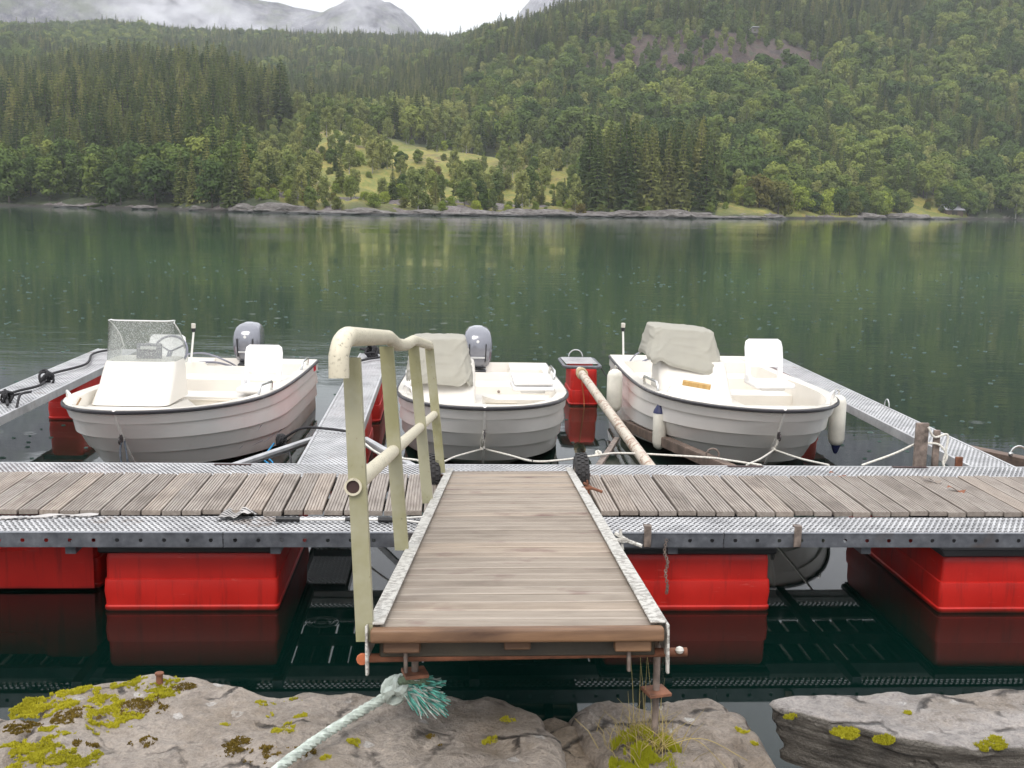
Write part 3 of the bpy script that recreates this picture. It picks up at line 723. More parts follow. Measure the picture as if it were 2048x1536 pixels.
def float_mb(hx, hy, ztop, zbot=-.32, rib=True, r=.028):
    sec = [(zbot, .96), (-.1, 1.0), (.0, 1.0), (.012, 1.012), (.028, 1.012), (.036, .998), (.06, 1.0), (.12, 1.012), (.185, 1.004), (.196, 1.0), (.2, .984), (.212, .984), (.32, .982), (ztop - .03, .975), (ztop, .95)]
    rings = []
    for z, k in sec:
        e = (k - 1) * .5
        rings.append(rrect(hx + e, hy + e, r, 4, z))
    return MB().loft(rings, True, True)

# ---------------------------------------------------------------- the floating dock
ZD = .54
dock = thing('floating_dock', 'long floating dock with grooved planks, steel grating edges and red floats', 'dock', (0, 0, 0))
pm = [plank_mesh('plank', .1125, 1.0, PLANK, .03, 'Y', 5, s) for s in range(5)]
rg = random.Random(5); x = -7.2; k = 0
while x < 7.8:
    if abs(x - 1.175) < .01: pass
    o = link('plank', pm[k % 5], dock, (x, 7.055 + rg.uniform(-.006, .006), ZD + .03 + rg.uniform(-.003, .003)), (0, rg.uniform(-.012, .012), rg.uniform(-.006, .006)))
    x += .1245 + (.006 if rg.random() < .15 else 0); k += 1
gf = grate_mesh('grating', 1.5, .34); gb = grate_mesh('grating', 1.5, .39)
for i in range(10):
    link('grating', gf, dock, (-7.3 + i * 1.502, 6.685, ZD)); link('grating', gb, dock, (-7.3 + i * 1.502, 8.065, ZD))
# front beam: face with real holes, top and bottom lips
for i in range(5):
    m = MB(); x0 = -7.3 + i * 3.0 + .003; x1 = x0 + 2.994; perf_cells(m, x0, x1, .458, .535, .136, .077, .0125, 6.66, .0, 'XZ', 8, False)
    m.box(((x0 + x1) / 2, 6.675, .5385), (x1 - x0, .034, .006)); m.box(((x0 + x1) / 2, 6.685, .456), (x1 - x0, .05, .005))
    part('edge_beam', m, STEEL, dock)
    m = MB(); m.box(((x0 + x1) / 2, 8.468, .495), (x1 - x0, .02, .10), bev=.003, seg=1); part('edge_beam', m, GALV, dock)
m = MB()
for y in (7.04, 7.55, 8.07): m.box((.2, y, .475), (15, .05, .07))
for i in range(13): m.box((-7 + i * 1.2, 7.55, .425), (.06, 1.7, .05))
part('deck_frame', m, STEEL, dock)
fx = [(-1.53, 6.83), (1.52, 6.80), (3.63, 6.75), (-5.7, 6.83), (6.3, 6.8)]
for cx_, y0 in fx:
    hy = (8.42 - y0) / 2
    part('float', float_mb(.52, hy, .375), RED, dock, (cx_, y0 + hy, 0))
    m = MB(); m.box((0, -.02, .400), (1.08, 2 * hy + .06, .045), bev=.010, seg=1); m.box((0, 0, .37), (1.03, 2 * hy, .012)); part('float_rim', m, BLACKRIM, dock, (cx_, y0 + hy, 0))
# set-back float with a moulded trapezoid recess
m = float_mb(1.0, .55, .40); fl = part('float', m, RED, dock, (-3.2, 7.80, 0))
m = MB(); P = []
for x in np.linspace(-.98, .98, 57):
    row = []
    for z in np.linspace(.02, .44, 25):
        w_ = .17 + max(0, (z - .27)) * .45; dpt = min(1, max(0, (w_ - abs(x + .02 - .45)) / .035)) * min(1, max(0, (z - .265) / .03)); row.append((x, -.012 - .05 * (1 - dpt) , z))
    P.append(row)
m.grid(P, True); part('recessed_panel', m, RED, fl, (0, -.55, 0))
# dark strips painted as shade in the back grating slots, clips, hanging chain
for x, y in ((-1.56, 8.42), (2.29, 8.43), (3.57, 8.43)):
    m = MB(); m.box((0, 0, 0), (.27, .035, .004)); part('slot_shade_strip', m, DARKV, dock, (x, y, ZD + .009))
for x, y in ((2.15, 6.65), (1.23, 6.65)):
    m = MB(); m.box((0, 0, 0), (.045, .012, .13), bev=.003, seg=1); m.box((0, .02, .062), (.045, .05, .008)); part('hook_bracket', m, GREYR, dock, (x, y - .005, .525))

def boat_fingers():
    def finger(label, x0, x1, Y0, Y1, z, floats, grp='finger piers running out from the dock'):
        t = thing('finger_pier', label, 'pier', (0, 0, 0), group=grp); n = max(1, round((Y1 - Y0) / 1.3)); L = (Y1 - Y0) / n
        gm = MB(); perf_cells(gm, 0, x1 - x0 - .05, 0, L - .004, .036, .034, .0095, 0, .005); gm = gm.mesh('grating', GALV)
        for i in range(n): link('grating', gm, t, (x0 + .025, Y0 + i * L, z))
        for xx in (x0 + .012, x1 - .012):
            m = MB(); m.box((xx, (Y0 + Y1) / 2, z - .035), (.022, Y1 - Y0, .085), bev=.003, seg=1); part('side_beam', m, GALV, t)
        m = MB()
        for i in range(int((Y1 - Y0) / .9) + 1): m.box(((x0 + x1) / 2, Y0 + .05 + i * .9, z - .05), (x1 - x0 - .06, .04, .05))
        part('cross_frame', m, STEEL, t)
        for (fx0, fx1, fy0, fy1) in floats:
            mb = float_mb((fx1 - fx0) / 2, (fy1 - fy0) / 2, z - .085, r=.07); part('float', mb, RED, t, ((fx0 + fx1) / 2, (fy0 + fy1) / 2, 0))
        return t
    a = finger('left finger pier with grey decking and black rope on top', -4.56, -4.0, 8.5, 15.3, .5, [(-4.44, -4.06, 12.95, 15.1)])
    b = finger('middle finger pier of steel grating between left and centre boats', -1.12, -.72, 8.5, 15.1, .5, [(-1.08, -.73, 10.6, 11.7), (-1.08, -.73, 12.9, 14.6)])
    c = finger('right finger pier of steel grating beyond the right boat', 4.15, 4.52, 8.5, 15.6, .5, [(4.0, 4.38, 12.95, 14.4)])
    for (p, x, y, z) in ((c, 4.50, 11.3, .53), (a, -4.52, 10.9, .53), (a, -4.25, 11.15, .53)):
        m = MB(); m.tube([(x, y + .06 * math.cos(q), z - .02 + .08 * math.sin(q)) for q in np.linspace(-.3, 3.44, 14)], .007, 6); part('mooring_ring', m, STAIN, p)
boat_fingers()
# free standing end float with grated cap, pole and ties
t = thing('boom_float', 'upright red float with grated metal cap between centre and right boats', 'float')
part('float', float_mb(.175, .33, .47, r=.05), RED, t, (1.74, 14.44, 0))
m = MB(); perf_cells(m, -.2, .2, -.3, .3, .036, .034, .0095, 0, .005); part('grated_cap', m, GALV, t, (1.71, 14.5, .52), (0, 0, .02))
m = MB(); m.tube([p + Vector((1.71, 14.42, .50)) for p in rrect(.225, .40, .09, 5)], .022, 6, closed=True); part('cap_rim', m, STEEL, t)
m = MB(); m.tube([(1.71 + .09 * math.cos(q), 14.86, .52 + .09 * math.sin(q)) for q in np.linspace(0, 3.14, 12)], .009, 6); part('ring', m, STAIN, t)
m = MB(); m.tube(smooth_path([(1.69, 13.98, .44), (1.70, 13.99, .3), (1.735, 14.07, .12), (1.745, 14.08, .0)]), .008, 6); part('orange_cord', m, ORANGE, t)
t = thing('boom_pole', 'long rusty painted pipe running from red float to dock', 'pole')
m = MB(); m.tube([(1.66, 13.95, .47), (1.645, 12, .46), (1.63, 10, .455), (1.61, 8.44, .47)], .048, 14); part('pipe', m, m_paint('rust_streaked_pipe_paint', (.62, .55, .45), (.34, .20, .13), (.20, .09, .05), .52, 14), t)
m = MB()
for q in range(4): m.tube([(1.66 + .058 * math.cos(a), 13.75 - q * .028 + .02 * math.sin(a), .468 + .058 * math.sin(a)) for a in np.linspace(0, 6.28, 14)[:-1]], .013, 6, closed=True)
part('rope_lashing', m, m_simple('tan_rope', (.45, .36, .22), .85, 0, .2, 50, .3), t)
def bar(name, label, cat, a, b, w_, h_, mat, group=None):
    a = Vector(a); b = Vector(b); d = b - a; m = MB()
    rot = d.to_track_quat('Y', 'Z').to_matrix(); m.box((0, 0, 0), (w_, d.length, h_), rot=rot, bev=.004, seg=1)
    m.box(rot @ Vector((w_ / 2, 0, -h_ * .8)), (.006, d.length, h_ * 2), rot=rot)
    return tag(part(name, m, mat, None, (a + b) / 2), label, cat, group)
BEAMM = m_simple('old_brown_beam', (.16, .115, .09), .8, .1, .35, 10, .4)
bar('boom_beam', 'brown weathered beam lying low beside the right boat hull', 'beam', (2.0, 12.4, .13), (2.40, 8.49, .44), .09, .04, BEAMM)
bar('brace', 'short grey angle brace joining the rusty pipe to the dock', 'brace', (1.58, 10.25, .38), (1.13, 8.49, .46), .05, .03, GREYR)
bar('brace', 'grey angle brace from middle finger pier to dock beside left boat', 'brace', (-1.14, 10.0, .42), (-1.75, 8.49, .46), .055, .03, GALV)
bar('brace', 'short pale brace lying low behind the tangled blue rope', 'brace', (-1.5, 9.15, .30), (-1.13, 8.55, .42), .05, .025, GALV)
bar('brace', 'steel brace right of the middle finger pier behind railing', 'brace', (-.70, 10.0, .42), (-.12, 8.49, .46), .055, .03, GALV)
bar('dark_beam', 'dark timber floating outside the right finger pier', 'beam', (4.65, 10.3, .33), (5.6, 8.2, .40), .12, .08, BEAMM)
t = thing('mooring_post', 'rust spotted steel upright behind dock by right finger pier', 'post', (3.70, 8.56, 0))
m = MB(); m.box((0, 0, .62), (.10, .03, .50), bev=.004, seg=1); m.box((.13, .02, .60), (.05, .03, .42), bev=.004, seg=1); m.box((.06, .03, .46), (.22, .02, .05)); part('plate', m, GREYR, t)
m = MB(); m.box((.36, .1, .50), (.055, .03, .16), bev=.004, seg=1); part('lug', m, RUST, t)

# ---------------------------------------------------------------- gangway
gw = thing('gangway', 'sloping plank gangway with white steel edges leading down to dock', 'gangway', (-.222, 3.30, 1.245), (-.1335, -.022, -.049))
GL = 4.82; GW = .892
gm = [plank_mesh('plank', .1080, GW - .055, GPLANK, .026, 'X', 5, s) for s in range(4)]
y = .065; k = 0; rg = random.Random(9)
while y < GL - .05:
    link('plank', gm[k % 4], gw, (.030, y, -.012 + rg.uniform(-.0012, .0012)), (0, 0, rg.uniform(-.002, .002))); y += .1222; k += 1
m = MB(); m.box((GW / 2, -.018, -.026), (GW - .02, .045, .042), bev=.010, seg=3); part('front_board', m, BWOOD, gw)
for s_, x in (('l', 0), ('r', GW)):
    m = MB(); sg = 1 if s_ == 'l' else -1
    m.box((x + sg * .022, GL / 2, .003), (.050, GL, .007), bev=.002, seg=1); m.box((x - sg * .002, GL / 2 - .02, -.048), (.007, GL + .02, .10)); part('edge_rail', m, WHITEP, gw)
    m = MB(); m.box((x - sg * .002, -.012, -.105), (.010, .022, .085), bev=.003, seg=1); part('hinge_tab', m, WHITEP, gw)
    m = MB(); m.box((x + sg * .11, .02, -.115), (.012, .018, .07), bev=.003, seg=1); part('hinge_tab', m, GREYR, gw)
m = MB(); m.box((.10, .02, -.066), (.11, .06, .036), bev=.004, seg=1); m.box((GW - .10, .02, -.066), (.11, .06, .036), bev=.004, seg=1); m.box((GW / 2, .02, -.062), (.08, .05, .03), bev=.004, seg=1); part('packing_block', m, BWOOD, gw)
m = MB(); m.box((GW / 2, .055, -.075), (GW - .06, .05, .06), bev=.004, seg=1)
for q in (.18, GW - .18): m.box((q, GL / 2 + .1, -.085), (.05, GL - .3, .07))
for q in range(5): m.box((GW / 2, .7 + q * .95, -.06), (GW - .08, .05, .03))
part('joist', m, m_simple('dark_wet_timber', (.055, .045, .03), .6, 0, .4, 6, .3), gw)
m = MB(); m.tube([(-.02, .05, -.112), (GW + .07, .05, -.100)], .014, 10); part('hinge_pipe', m, RUST, gw)
m = MB(); m.lathe([(.001, -.012), (.01, -.008), (.0135, 0), (.01, .008), (.001, .012)], (GW + .045, .033, -.09), 10); part('pin_knob', m, WHITEP, gw)
m = MB(); m.lathe([(.016, -.01), (.018, 0), (.016, .012)], (-.022, .03, -.110), 10, 'Y'); part('bolt_head', m, m_simple('orange_rust', (.42, .12, .05), .8, 0, .3, 20, .3), gw)
for x, y in ((GW + .02, 1.55), (GW + .02, 3.55)):
    m = MB(); m.box((0, 0, .0), (.07, .03, .02), bev=.004, seg=1); m.tube([(-.02, .02, .03), (.03, -.01, .0), (.09, -.03, -.02)], .009, 6); m.tube([(.0, .0, .05), (.01, .0, -.04)], .006, 6); part('lug_bolt', m, RUST if y > 3 else WHITEP, gw, (x, y, .0))
# wheels at the far end
for x, lb in ((-.085, None), (GW + .055, None)):
    m = MB(); m.lathe([(.075, -.045), (.115, -.048), (.130, -.036), (.137, -.018), (.137, .018), (.130, .036), (.115, .048), (.075, .045)], (0, 0, 0), 36, 'X')
    for q in range(26):
        a = 2 * math.pi * q / 26
        for sx, off in ((-.026, 0), (.0, .12), (.026, 0)):
            aa = a + off; rot = Matrix.Rotation(aa, 3, 'X'); c_ = rot @ Vector((0, .138, 0)); m.box((sx, c_.y, c_.z), (.020, .010, .020), rot=rot)
    wh = part('wheel', m, TYRE, gw, (x, 4.62, -.015), (.13, 0, .04), auto=R(35))
    m = MB(); m.lathe([(.02, -.05), (.07, -.04), (.078, -.02), (.078, .02), (.07, .04), (.02, .05)], (0, 0, 0), 20, 'X'); part('rim', m, GREYR, wh)
m = MB(); m.tube([(-.12, 4.62, -.03), (GW + .12, 4.62, -.03)], .012, 8); part('axle', m, RUST, gw)
# railing
def gy(Y): return (Y - 3.3) / .990
rp = [(.0, -.022, .05, .86), (1.33, -.022, .05, .86), (3.05, -.022, .05, .86), (4.62, .0, .05, .88)]
rail = gw
POSTS = [(-.010, .0, -.05, .052, .80, -.034), (-.018, 1.33, .0, .056, .845, -.058), (-.022, 3.02, -.02, .060, .865, -.075), (-.03, 4.52, 0, .060, .86, -.075)]
for i, (x, y, z0, wd, zt, lean) in enumerate(POSTS):
    m = MB(); 
    zb = z0
    m.add([(x - wd / 2 + d * 1, y + e, z_) if z_ < .5 else (x - wd / 2 + d + lean, y + e, z_) for z_ in (zb, zt) for d, e in ((0, 0), (wd, 0), (wd, .035), (0, .035))], [(3, 2, 1, 0), (4, 5, 6, 7), (0, 1, 5, 4), (1, 2, 6, 5), (2, 3, 7, 6), (3, 0, 4, 7)])
    part('railing_post', m, POST, gw)
tops = [(-.066, -.10, .74), (-.066, -.10, .805), (-.060, -.075, .842), (-.052, -.03, .860), (-.048, .03, .862), (-.066, 1.33, .882), (-.082, 1.9, .858), (-.090, 2.4, .862), (-.095, 3.02, .895), (-.105, 4.50, .885), (-.104, 4.545, .87), (-.104, 4.55, .84)]
m = MB(); m.tube(tops[:1] + smooth_path(tops[1:5], 4) + [tops[5], tops[6], tops[7], tops[8], tops[9], tops[10], tops[11]], .030, 16); part('top_rail', m, RAIL, gw)
m = MB(); a = Vector((-.040, -.012, .415)); b = Vector((-.075, 4.52, .405)); m.tube([a, a.lerp(b, .5), b], .026, 16, cap=False); m.tube([b, b + Vector((0, .002, 0))], [.026, .001], 16)
m.tube([a, a + Vector((-.001, .3, 0))], .020, 16, cap=False); m.grid([[a + Vector((r_ * math.cos(q), -.0005, r_ * math.sin(q))) for q in np.linspace(0, 2 * math.pi, 25)] for r_ in (.0198, .0262)], False); part('mid_rail', m, RAIL, gw)
m = MB(); m.lathe([(.0202, .0), (.0202, .002)], a + Vector((0, .007, 0)), 16, 'Y'); part('bore_shade_disc', m, DARKV, gw)  # dark disc painted as the shade inside the open pipe end
# rods, plates
for (x, y, zt, zb, zp, lb) in ((.675, 3.40, 1.165, .80, .985, 'rusty steel rod with square plate under right gangway corner'), (-.085, 3.45, 1.115, 1.01, 1.03, 'rusty rod with square plate under left gangway end, rope tied below')):
    t = thing('support_rod', lb, 'rod', (x, y, 0), group=None)
    m = MB(); m.tube([(0, 0, zb), (0, .0, (zt + zb) / 2), (-.003, 0, zt)], .011, 10); part('rod', m, GREYR, t)
    m = MB(); m.box((.0, .0, zp), (.075, .075, .012), bev=.002, seg=1, rz=.25); part('plate', m, m_simple('brown_rust_plate', (.27, .12, .07), .75, .1, .35, 25, .3), t)

# ---------------------------------------------------------------- boats
# bow tip at local y = 0, stern at y = L, z = 0 is the waterline
LAPS = [(-.16, 1.40, .02, .62, 1.25, .95), (.03, .92, .66, .62, 1.75, .80), (.245, .50, .945, .54, 2.0, .63), (.405, .33, .965, .52, 2.1, .59), (.545, .19, .98, .50, 2.2, .555), (.68, .08, .98, .50, 2.25, .54), (.80, .0, 1.0, .47, 2.3, .525)]
DROP = [0, .10, .165, .12, .075, .03, 0]
def hull_fn(L, B, zs=.64, zb=.83):
    def zg(s): return zs + (zb - zs) * (1 - s) ** 2.0
    def lap(k, y, f=0.0):
        """half breadth and height of level k (float) at distance y aft of the bow tip"""
        i = min(int(k), len(LAPS) - 2); t = k - i; a, b = LAPS[i], LAPS[i + 1]
        q = [a[j] * (1 - t) + b[j] * t for j in range(6)]
        z0, y0, w_, ent, pa, pb = q; s = max(0, min(1, y / L)); base = -.16
        z = base + (z0 - base) * (zg(s) - base) / (zb - base)
        dr = DROP[i] * (1 - t) + DROP[i + 1] * t; z -= dr * min(1, max(0, (y - y0) / (.48 * L))) ** .8
        r_ = max(0, min(1, (y - y0) / (ent * L))); wd = B / 2 * w_ * (1 - (1 - r_) ** pa) ** pb
        wd *= 1 - .055 * max(0, (s - .5) / .5) ** 1.5
        return wd, z, y0
    return zg, lap
def make_boat(name, label, L, B, x0, y0, head, interior, zs=.64, zb=.83):
    bt = thing(name, label, 'boat', (x0, y0, 0), (0, 0, head), 'moored white open boats')
    zg, lap = hull_fn(L, B, zs, zb); N = 46
    st = [0] + [(k / N) ** 1.9 for k in range(1, N + 1)]
    m = MB(); nl = len(LAPS) - 1
    for side in (-1, 1):
        for i in range(nl):
            rows = []; ya = LAPS[i][1]; yb = LAPS[i + 1][1]
            for f in (0, .12, .5, 1.0):
                k = i + f; row = []; y_0 = ya + (yb - ya) * f
                for s in st:
                    y = y_0 + (L - y_0) * s; w_, z, _ = lap(k, y); off = .024 * (1 - f) if i >= 1 else 0
                    if f == 0 and i >= 1: z -= .002
                    w_ += off * min(1, (y - y_0) / .12); row.append((side * w_, y, z))
                rows.append(row)
            if i >= 1:     # ledge under each lap
                low = [(side * lap(i, y_0_)[0], y_0_, lap(i, y_0_)[1]) for y_0_ in [ya + (L - ya) * s for s in st]]
                m.grid([low, rows[0]] if side > 0 else [rows[0], low], False)
            m.grid(rows if side > 0 else rows[::-1], True)
    # transom
    tr = [(lap(k / 3, L)[0], lap(k / 3, L)[1]) for k in range(0, nl * 3 + 1)]
    m.add([(w_, L, z) for w_, z in tr] + [(-w_, L, z) for w_, z in tr], [(j, j + 1, len(tr) + j + 1, len(tr) + j) for j in range(len(tr) - 1)])
    # stem strip
    stem = [(0, LAPS[i][1] - .004, lap(i, LAPS[i][1])[1]) for i in range(nl + 1)]
    m.tube(stem, .014, 6); hull = part('hull', m, HULL, bt, auto=R(30))
    # rub rail
    top = [(lap(nl, y)[0], y, lap(nl, y)[1]) for y in [L * s for s in st]]
    path = [(-x, y, z - .02) for x, y, z in top[::-1]] + [(x, y, z - .02) for x, y, z in top[1:]]
    m = MB(); m.tube([(x * 1.008, y - .004 * (y < .5), z) for x, y, z in path], .015, 6)
    m.tube([(-top[-1][0], L + .005, top[-1][2] - .02), (-.42 * B / 1.76, L + .005, top[-1][2] - .02)], .017, 6); m.tube([(.42 * B / 1.76, L + .005, top[-1][2] - .02), (top[-1][0], L + .005, top[-1][2] - .02)], .017, 6)
    part('rub_rail', m, RUBBER, bt)
    # liner: stepped inner moulding
    FL = .105
    def win(y): 
        w_ = lap(nl, y)[0]; return max(.02, w_ - FL - .05 * max(0, 1 - y / .5))
    ystep = [.16, .30, .302, .42, .7, 1.0, 1.38, 1.40, 1.43, 1.7, 2.1, 2.42 * L / 4.7, 2.43 * L / 4.7, 2.6 * L / 4.7, 2.80 * L / 4.7, 2.82 * L / 4.7, 3.2 * L / 4.7, L - .95, L - .93, L - .7, L - .50, L - .49, L - .45, L - .44, L - .2, L - .035, L - .03]
    ystep = sorted(set(ystep)); qs = [-1, -.985, -.9, -.7, -.5, -.47, -.2, 0, .2, .47, .5, .7, .9, .985, 1]
    def hw(y, z):
        pr = None
        for k10 in range(0, nl * 5 + 1):
            w_, zz, y_ = lap(k10 / 5, y)
            if zz >= z: return w_ if pr is None else pr[0] + (w_ - pr[0]) * (z - pr[1]) / max(1e-6, zz - pr[1])
            pr = (w_, zz)
        return pr[0]
    def zin(y, q):
        g = lap(nl, y)[1] - .005; a = abs(q); L7 = L / 4.7
        if a >= 1 or y <= .301 or y >= L - .03:
            return g if not (y >= L - .45 and a < .485) else .46
        if y < 1.40 or (q <= 0 and y < 2.3): z = g - .115
        elif y < 2.425 * L7: z = .27
        elif y < 2.81 * L7: z = .50
        elif y < L - .94: z = .27
        elif y < L - .495: z = .47
        elif y < L - .445: z = .56 if a < .49 else .60
        else: z = .36 if a < .485 else g - .02
        if a > .9 and 1.40 <= y < L - .94: z = max(z, .34)
        return z
    m = MB(); rows = []
    rows.append([(q * top[0][0], .0, top[0][2]) for q in [-1] + qs + [1]])
    for y in [.004, .02, .06, .11] + ystep:
        w_o = lap(nl, y)[0]; w_i = win(y) if y > .16 else max(.005, w_o * .6)
        rows.append([(-w_o, y, lap(nl, y)[1])] + [(max(-1, min(1, q)) * min(w_i, max(.01, hw(y, zin(y, q)) - .03)), y, zin(y, q)) for q in qs] + [(w_o, y, lap(nl, y)[1])])
    rows.append([(p[0], L, p[2]) for p in rows[-1]])
    m.grid(rows, False); part('liner', m, LINER, bt, auto=R(25))
    # bow eye
    yb = LAPS[5][1] - .0; m = MB(); m.box((0, LAPS[4][1] - .035, lap(4, .22)[1] + .02), (.022, .03, .085), bev=.004, seg=1); m.tube([(0, LAPS[4][1] - .07 + .03 * math.cos(a), lap(4, .22)[1] + .03 * math.sin(a)) for a in np.linspace(1.2, 5.1, 10)], .006, 6); part('bow_eye', m, m_simple('dark_bow_eye', (.10, .09, .09), .4, .6), bt)
    # grab rails
    def rail(y1, y2, side, hgt=.085):
        p1 = Vector((side * (lap(nl, y1)[0] - .05), y1, lap(nl, y1)[1])); p2 = Vector((side * (lap(nl, y2)[0] - .05), y2, lap(nl, y2)[1])); up = Vector((side * .012, 0, hgt)); d = (p2 - p1).normalized() * .04
        m = MB(); m.tube([p1, p1 + up * .7 + d * .3, p1 + up + d, p2 + up - d, p2 + up * .7 - d * .3, p2], .0135, 8); part('grab_rail', m, WHITET if side * y1 < 1.2 and y1 < 1 else STAIN, bt)
    for q in interior.get('rails', ()): rail(*q)
    # thwart hatch, drain
    m = MB(); hx = interior.get('hatch', .12); m.box((hx, 2.425 * L / 4.7 - .008, .44), (.40, .01, .075), bev=.003, seg=1); m.box((hx, 2.425 * L / 4.7 - .016, .475), (.42, .02, .012)); part('hatch_lid', m, LINERSIDE, bt)
    m = MB(); m.lathe([(.022, 0), (.022, .01)], (hx + .1, 2.425 * L / 4.7 - .03, .43), 10, 'Y'); part('latch', m, STAIN, bt)
    return bt, lap, nl
def add_seat(bt, x, y, z, rz=0, folded=False, w_=.40):
    s = MB(); s.box((0, 0, 0), (w_, .40, .05), bev=.024, seg=3); s.box((0, -.0, -.035), (w_ * .6, .26, .04), bev=.01, seg=1)
    so = part('seat', s, SEATP, bt, (x, y, z), (0, 0, rz))
    b = MB()
    if not folded:
        rings = []
        for k, (zz, hw, yy) in enumerate(((.09, .185, .0), (.14, .19, .012), (.24, .197, .03), (.34, .197, .045), (.40, .185, .055), (.425, .15, .058))):
            rings.append([Vector((px * hw / .19 * w_ / .40, py * (1 if abs(px) < .16 else 1) - .03 * (abs(px) / .19) ** 2 + yy, zz)) for px, py in [(-.19, 0), (-.17, -.016), (-.08, -.012), (0, -.011), (.08, -.012), (.17, -.016), (.19, 0), (.17, .014), (0, .014), (-.17, .014)]])
        # tall panel with open lower middle
        b.loft(rings[1:], True, True)
        for sx in (-1, 1): b.box((sx * .165 * w_ / .4, -.0, .085), (.055, .035, .19), bev=.012, seg=2); b.box((sx * .185 * w_ / .4, -.06, .03), (.03, .16, .07), bev=.012, seg=2)
        part('backrest', b, SEATP, so, (0, .17, 0), (-.14, 0, 0))
    else:
        b.box((0, 0, 0), (w_ * .96, .42, .045), bev=.022, seg=3); b.box((0, -.06, .03), (w_ * .82, .22, .03), bev=.015, seg=3)
        part('backrest', b, SEATP, so, (0, 0, .065), (.05, 0, 0))
    return so
def outboard(bt, x, L, zc=.62, letters=False, sc=1.0):
    m = MB(); rings = []
    for z, hx, hy, cy_ in ((-.0, .105, .17, .0), (.03, .135, .21, .0), (.10, .155, .235, .0), (.20, .165, .245, .005), (.28, .165, .24, .01), (.35, .155, .22, .02), (.40, .135, .185, .025), (.43, .10, .13, .03), (.445, .05, .06, .03)):
        rings.append([p for p in rrect(hx * sc, hy * sc, min(hx, hy) * .75 * sc, 5, z * sc, 0, cy_)])
    m.loft(rings, True, True); e = part('outboard_motor', m, COWL, bt, (x, L + .16, zc), (.06, 0, 0), auto=R(50))
    m = MB(); rings = []
    for z, hx, hy in ((-.17, .07, .10), (-.12, .10, .14), (-.03, .118, .175), (.0, .108, .17)): rings.append(rrect(hx * sc, hy * sc, .06, 5, z * sc))
    m.loft(rings, True, True); part('lower_cowl', m, COWL2, e)
    m = MB()
    for sx in (-1, 1): m.box((sx * .09 * sc, -.12, .18 * sc), (.012, .25, .22), bev=.004, seg=1, rot=Matrix.Rotation(sx * .05, 3, 'Y'))
    m.box((0, 0, -.45), (.09, .16, .6), bev=.03, seg=2); m.box((0, -.17, -.12), (.20, .12, .22), bev=.02, seg=1); part('leg', m, BLACK, e)
    m = MB(); m.tube(rrect(.110 * sc, .178 * sc, .075 * sc, 5, 0), .006, 5, closed=True); part('cowl_seam', m, BLACK, e)
    m = MB(); m.box((0, -.243 * sc, .13 * sc), (.16 * sc, .006, .022), bev=.002, seg=1, rot=Matrix.Rotation(.1, 3, 'X')); part('decal_stripe', m, CHROMEL, e)
    m = MB(); m.lathe([(.018, -.001), (.018, .003)], (0, -.225 * sc, .31 * sc), 10, 'Y'); part('cowl_badge', m, SEATP, e)
    if letters:
        m = MB(); glyph(m, 'HFT', -.03, -.065, .032); part('lettering', m, CHROMEL, e, (0, -.155 * sc, -.05))
    return e
GL5 = {'H': [(0, 0, 0, 1), (1, 0, 1, 1), (0, .5, 1, .5)], 'F': [(0, 0, 0, 1), (0, 1, 1, 1), (0, .5, .8, .5)], 'T': [(.5, 0, .5, 1), (0, 1, 1, 1)], 'B': [(0, 0, 0, 1), (0, 1, .8, 1), (0, .5, .9, .5), (0, 0, .9, 0), (.9, 0, .9, .5), (.8, .5, .8, 1)], 'R': [(0, 0, 0, 1), (0, 1, .9, 1), (.9, 1, .9, .5), (0, .5, .9, .5), (.4, .5, 1, 0)], 'E': [(0, 0, 0, 1), (0, 1, 1, 1), (0, .5, .8, .5), (0, 0, 1, 0)], '8': [(0, 0, 1, 0), (0, .5, 1, .5), (0, 1, 1, 1), (0, 0, 0, 1), (1, 0, 1, 1)], '0': [(0, 0, 1, 0), (0, 1, 1, 1), (0, 0, 0, 1), (1, 0, 1, 1)], 'X': [(0, 0, 1, 1), (0, 1, 1, 0)]}
def glyph(m, txt, x, z, h, th=.16, y=0):
    for ch in txt:
        for x0, z0, x1, z1 in GL5[ch]:
            a = Vector((x + x0 * h * .55, y, z + z0 * h)); b = Vector((x + x1 * h * .55, y, z + z1 * h)); m.tube([a, b], h * th * .5, 4)
        x += h * .85
def nav_light(bt, x, y, z, h=.30, lean=.03):
    m = MB(); m.tube([(0, 0, 0), (lean, 0, h)], .012, 8); o = part('light_pole', m, WHITET, bt, (x, y, z))
    m = MB(); m.lathe([(.018, 0), (.026, .02), (.024, .045)], (lean, 0, h), 10); part('lamp_base', m, BLACK, o)
    m = MB(); m.lathe([(.024, .045), (.026, .05), (.026, .095), (.02, .10)], (lean, 0, h), 10); part('lamp_lens', m, m_simple('pale_lamp_lens', (.6, .57, .5), .2), o)
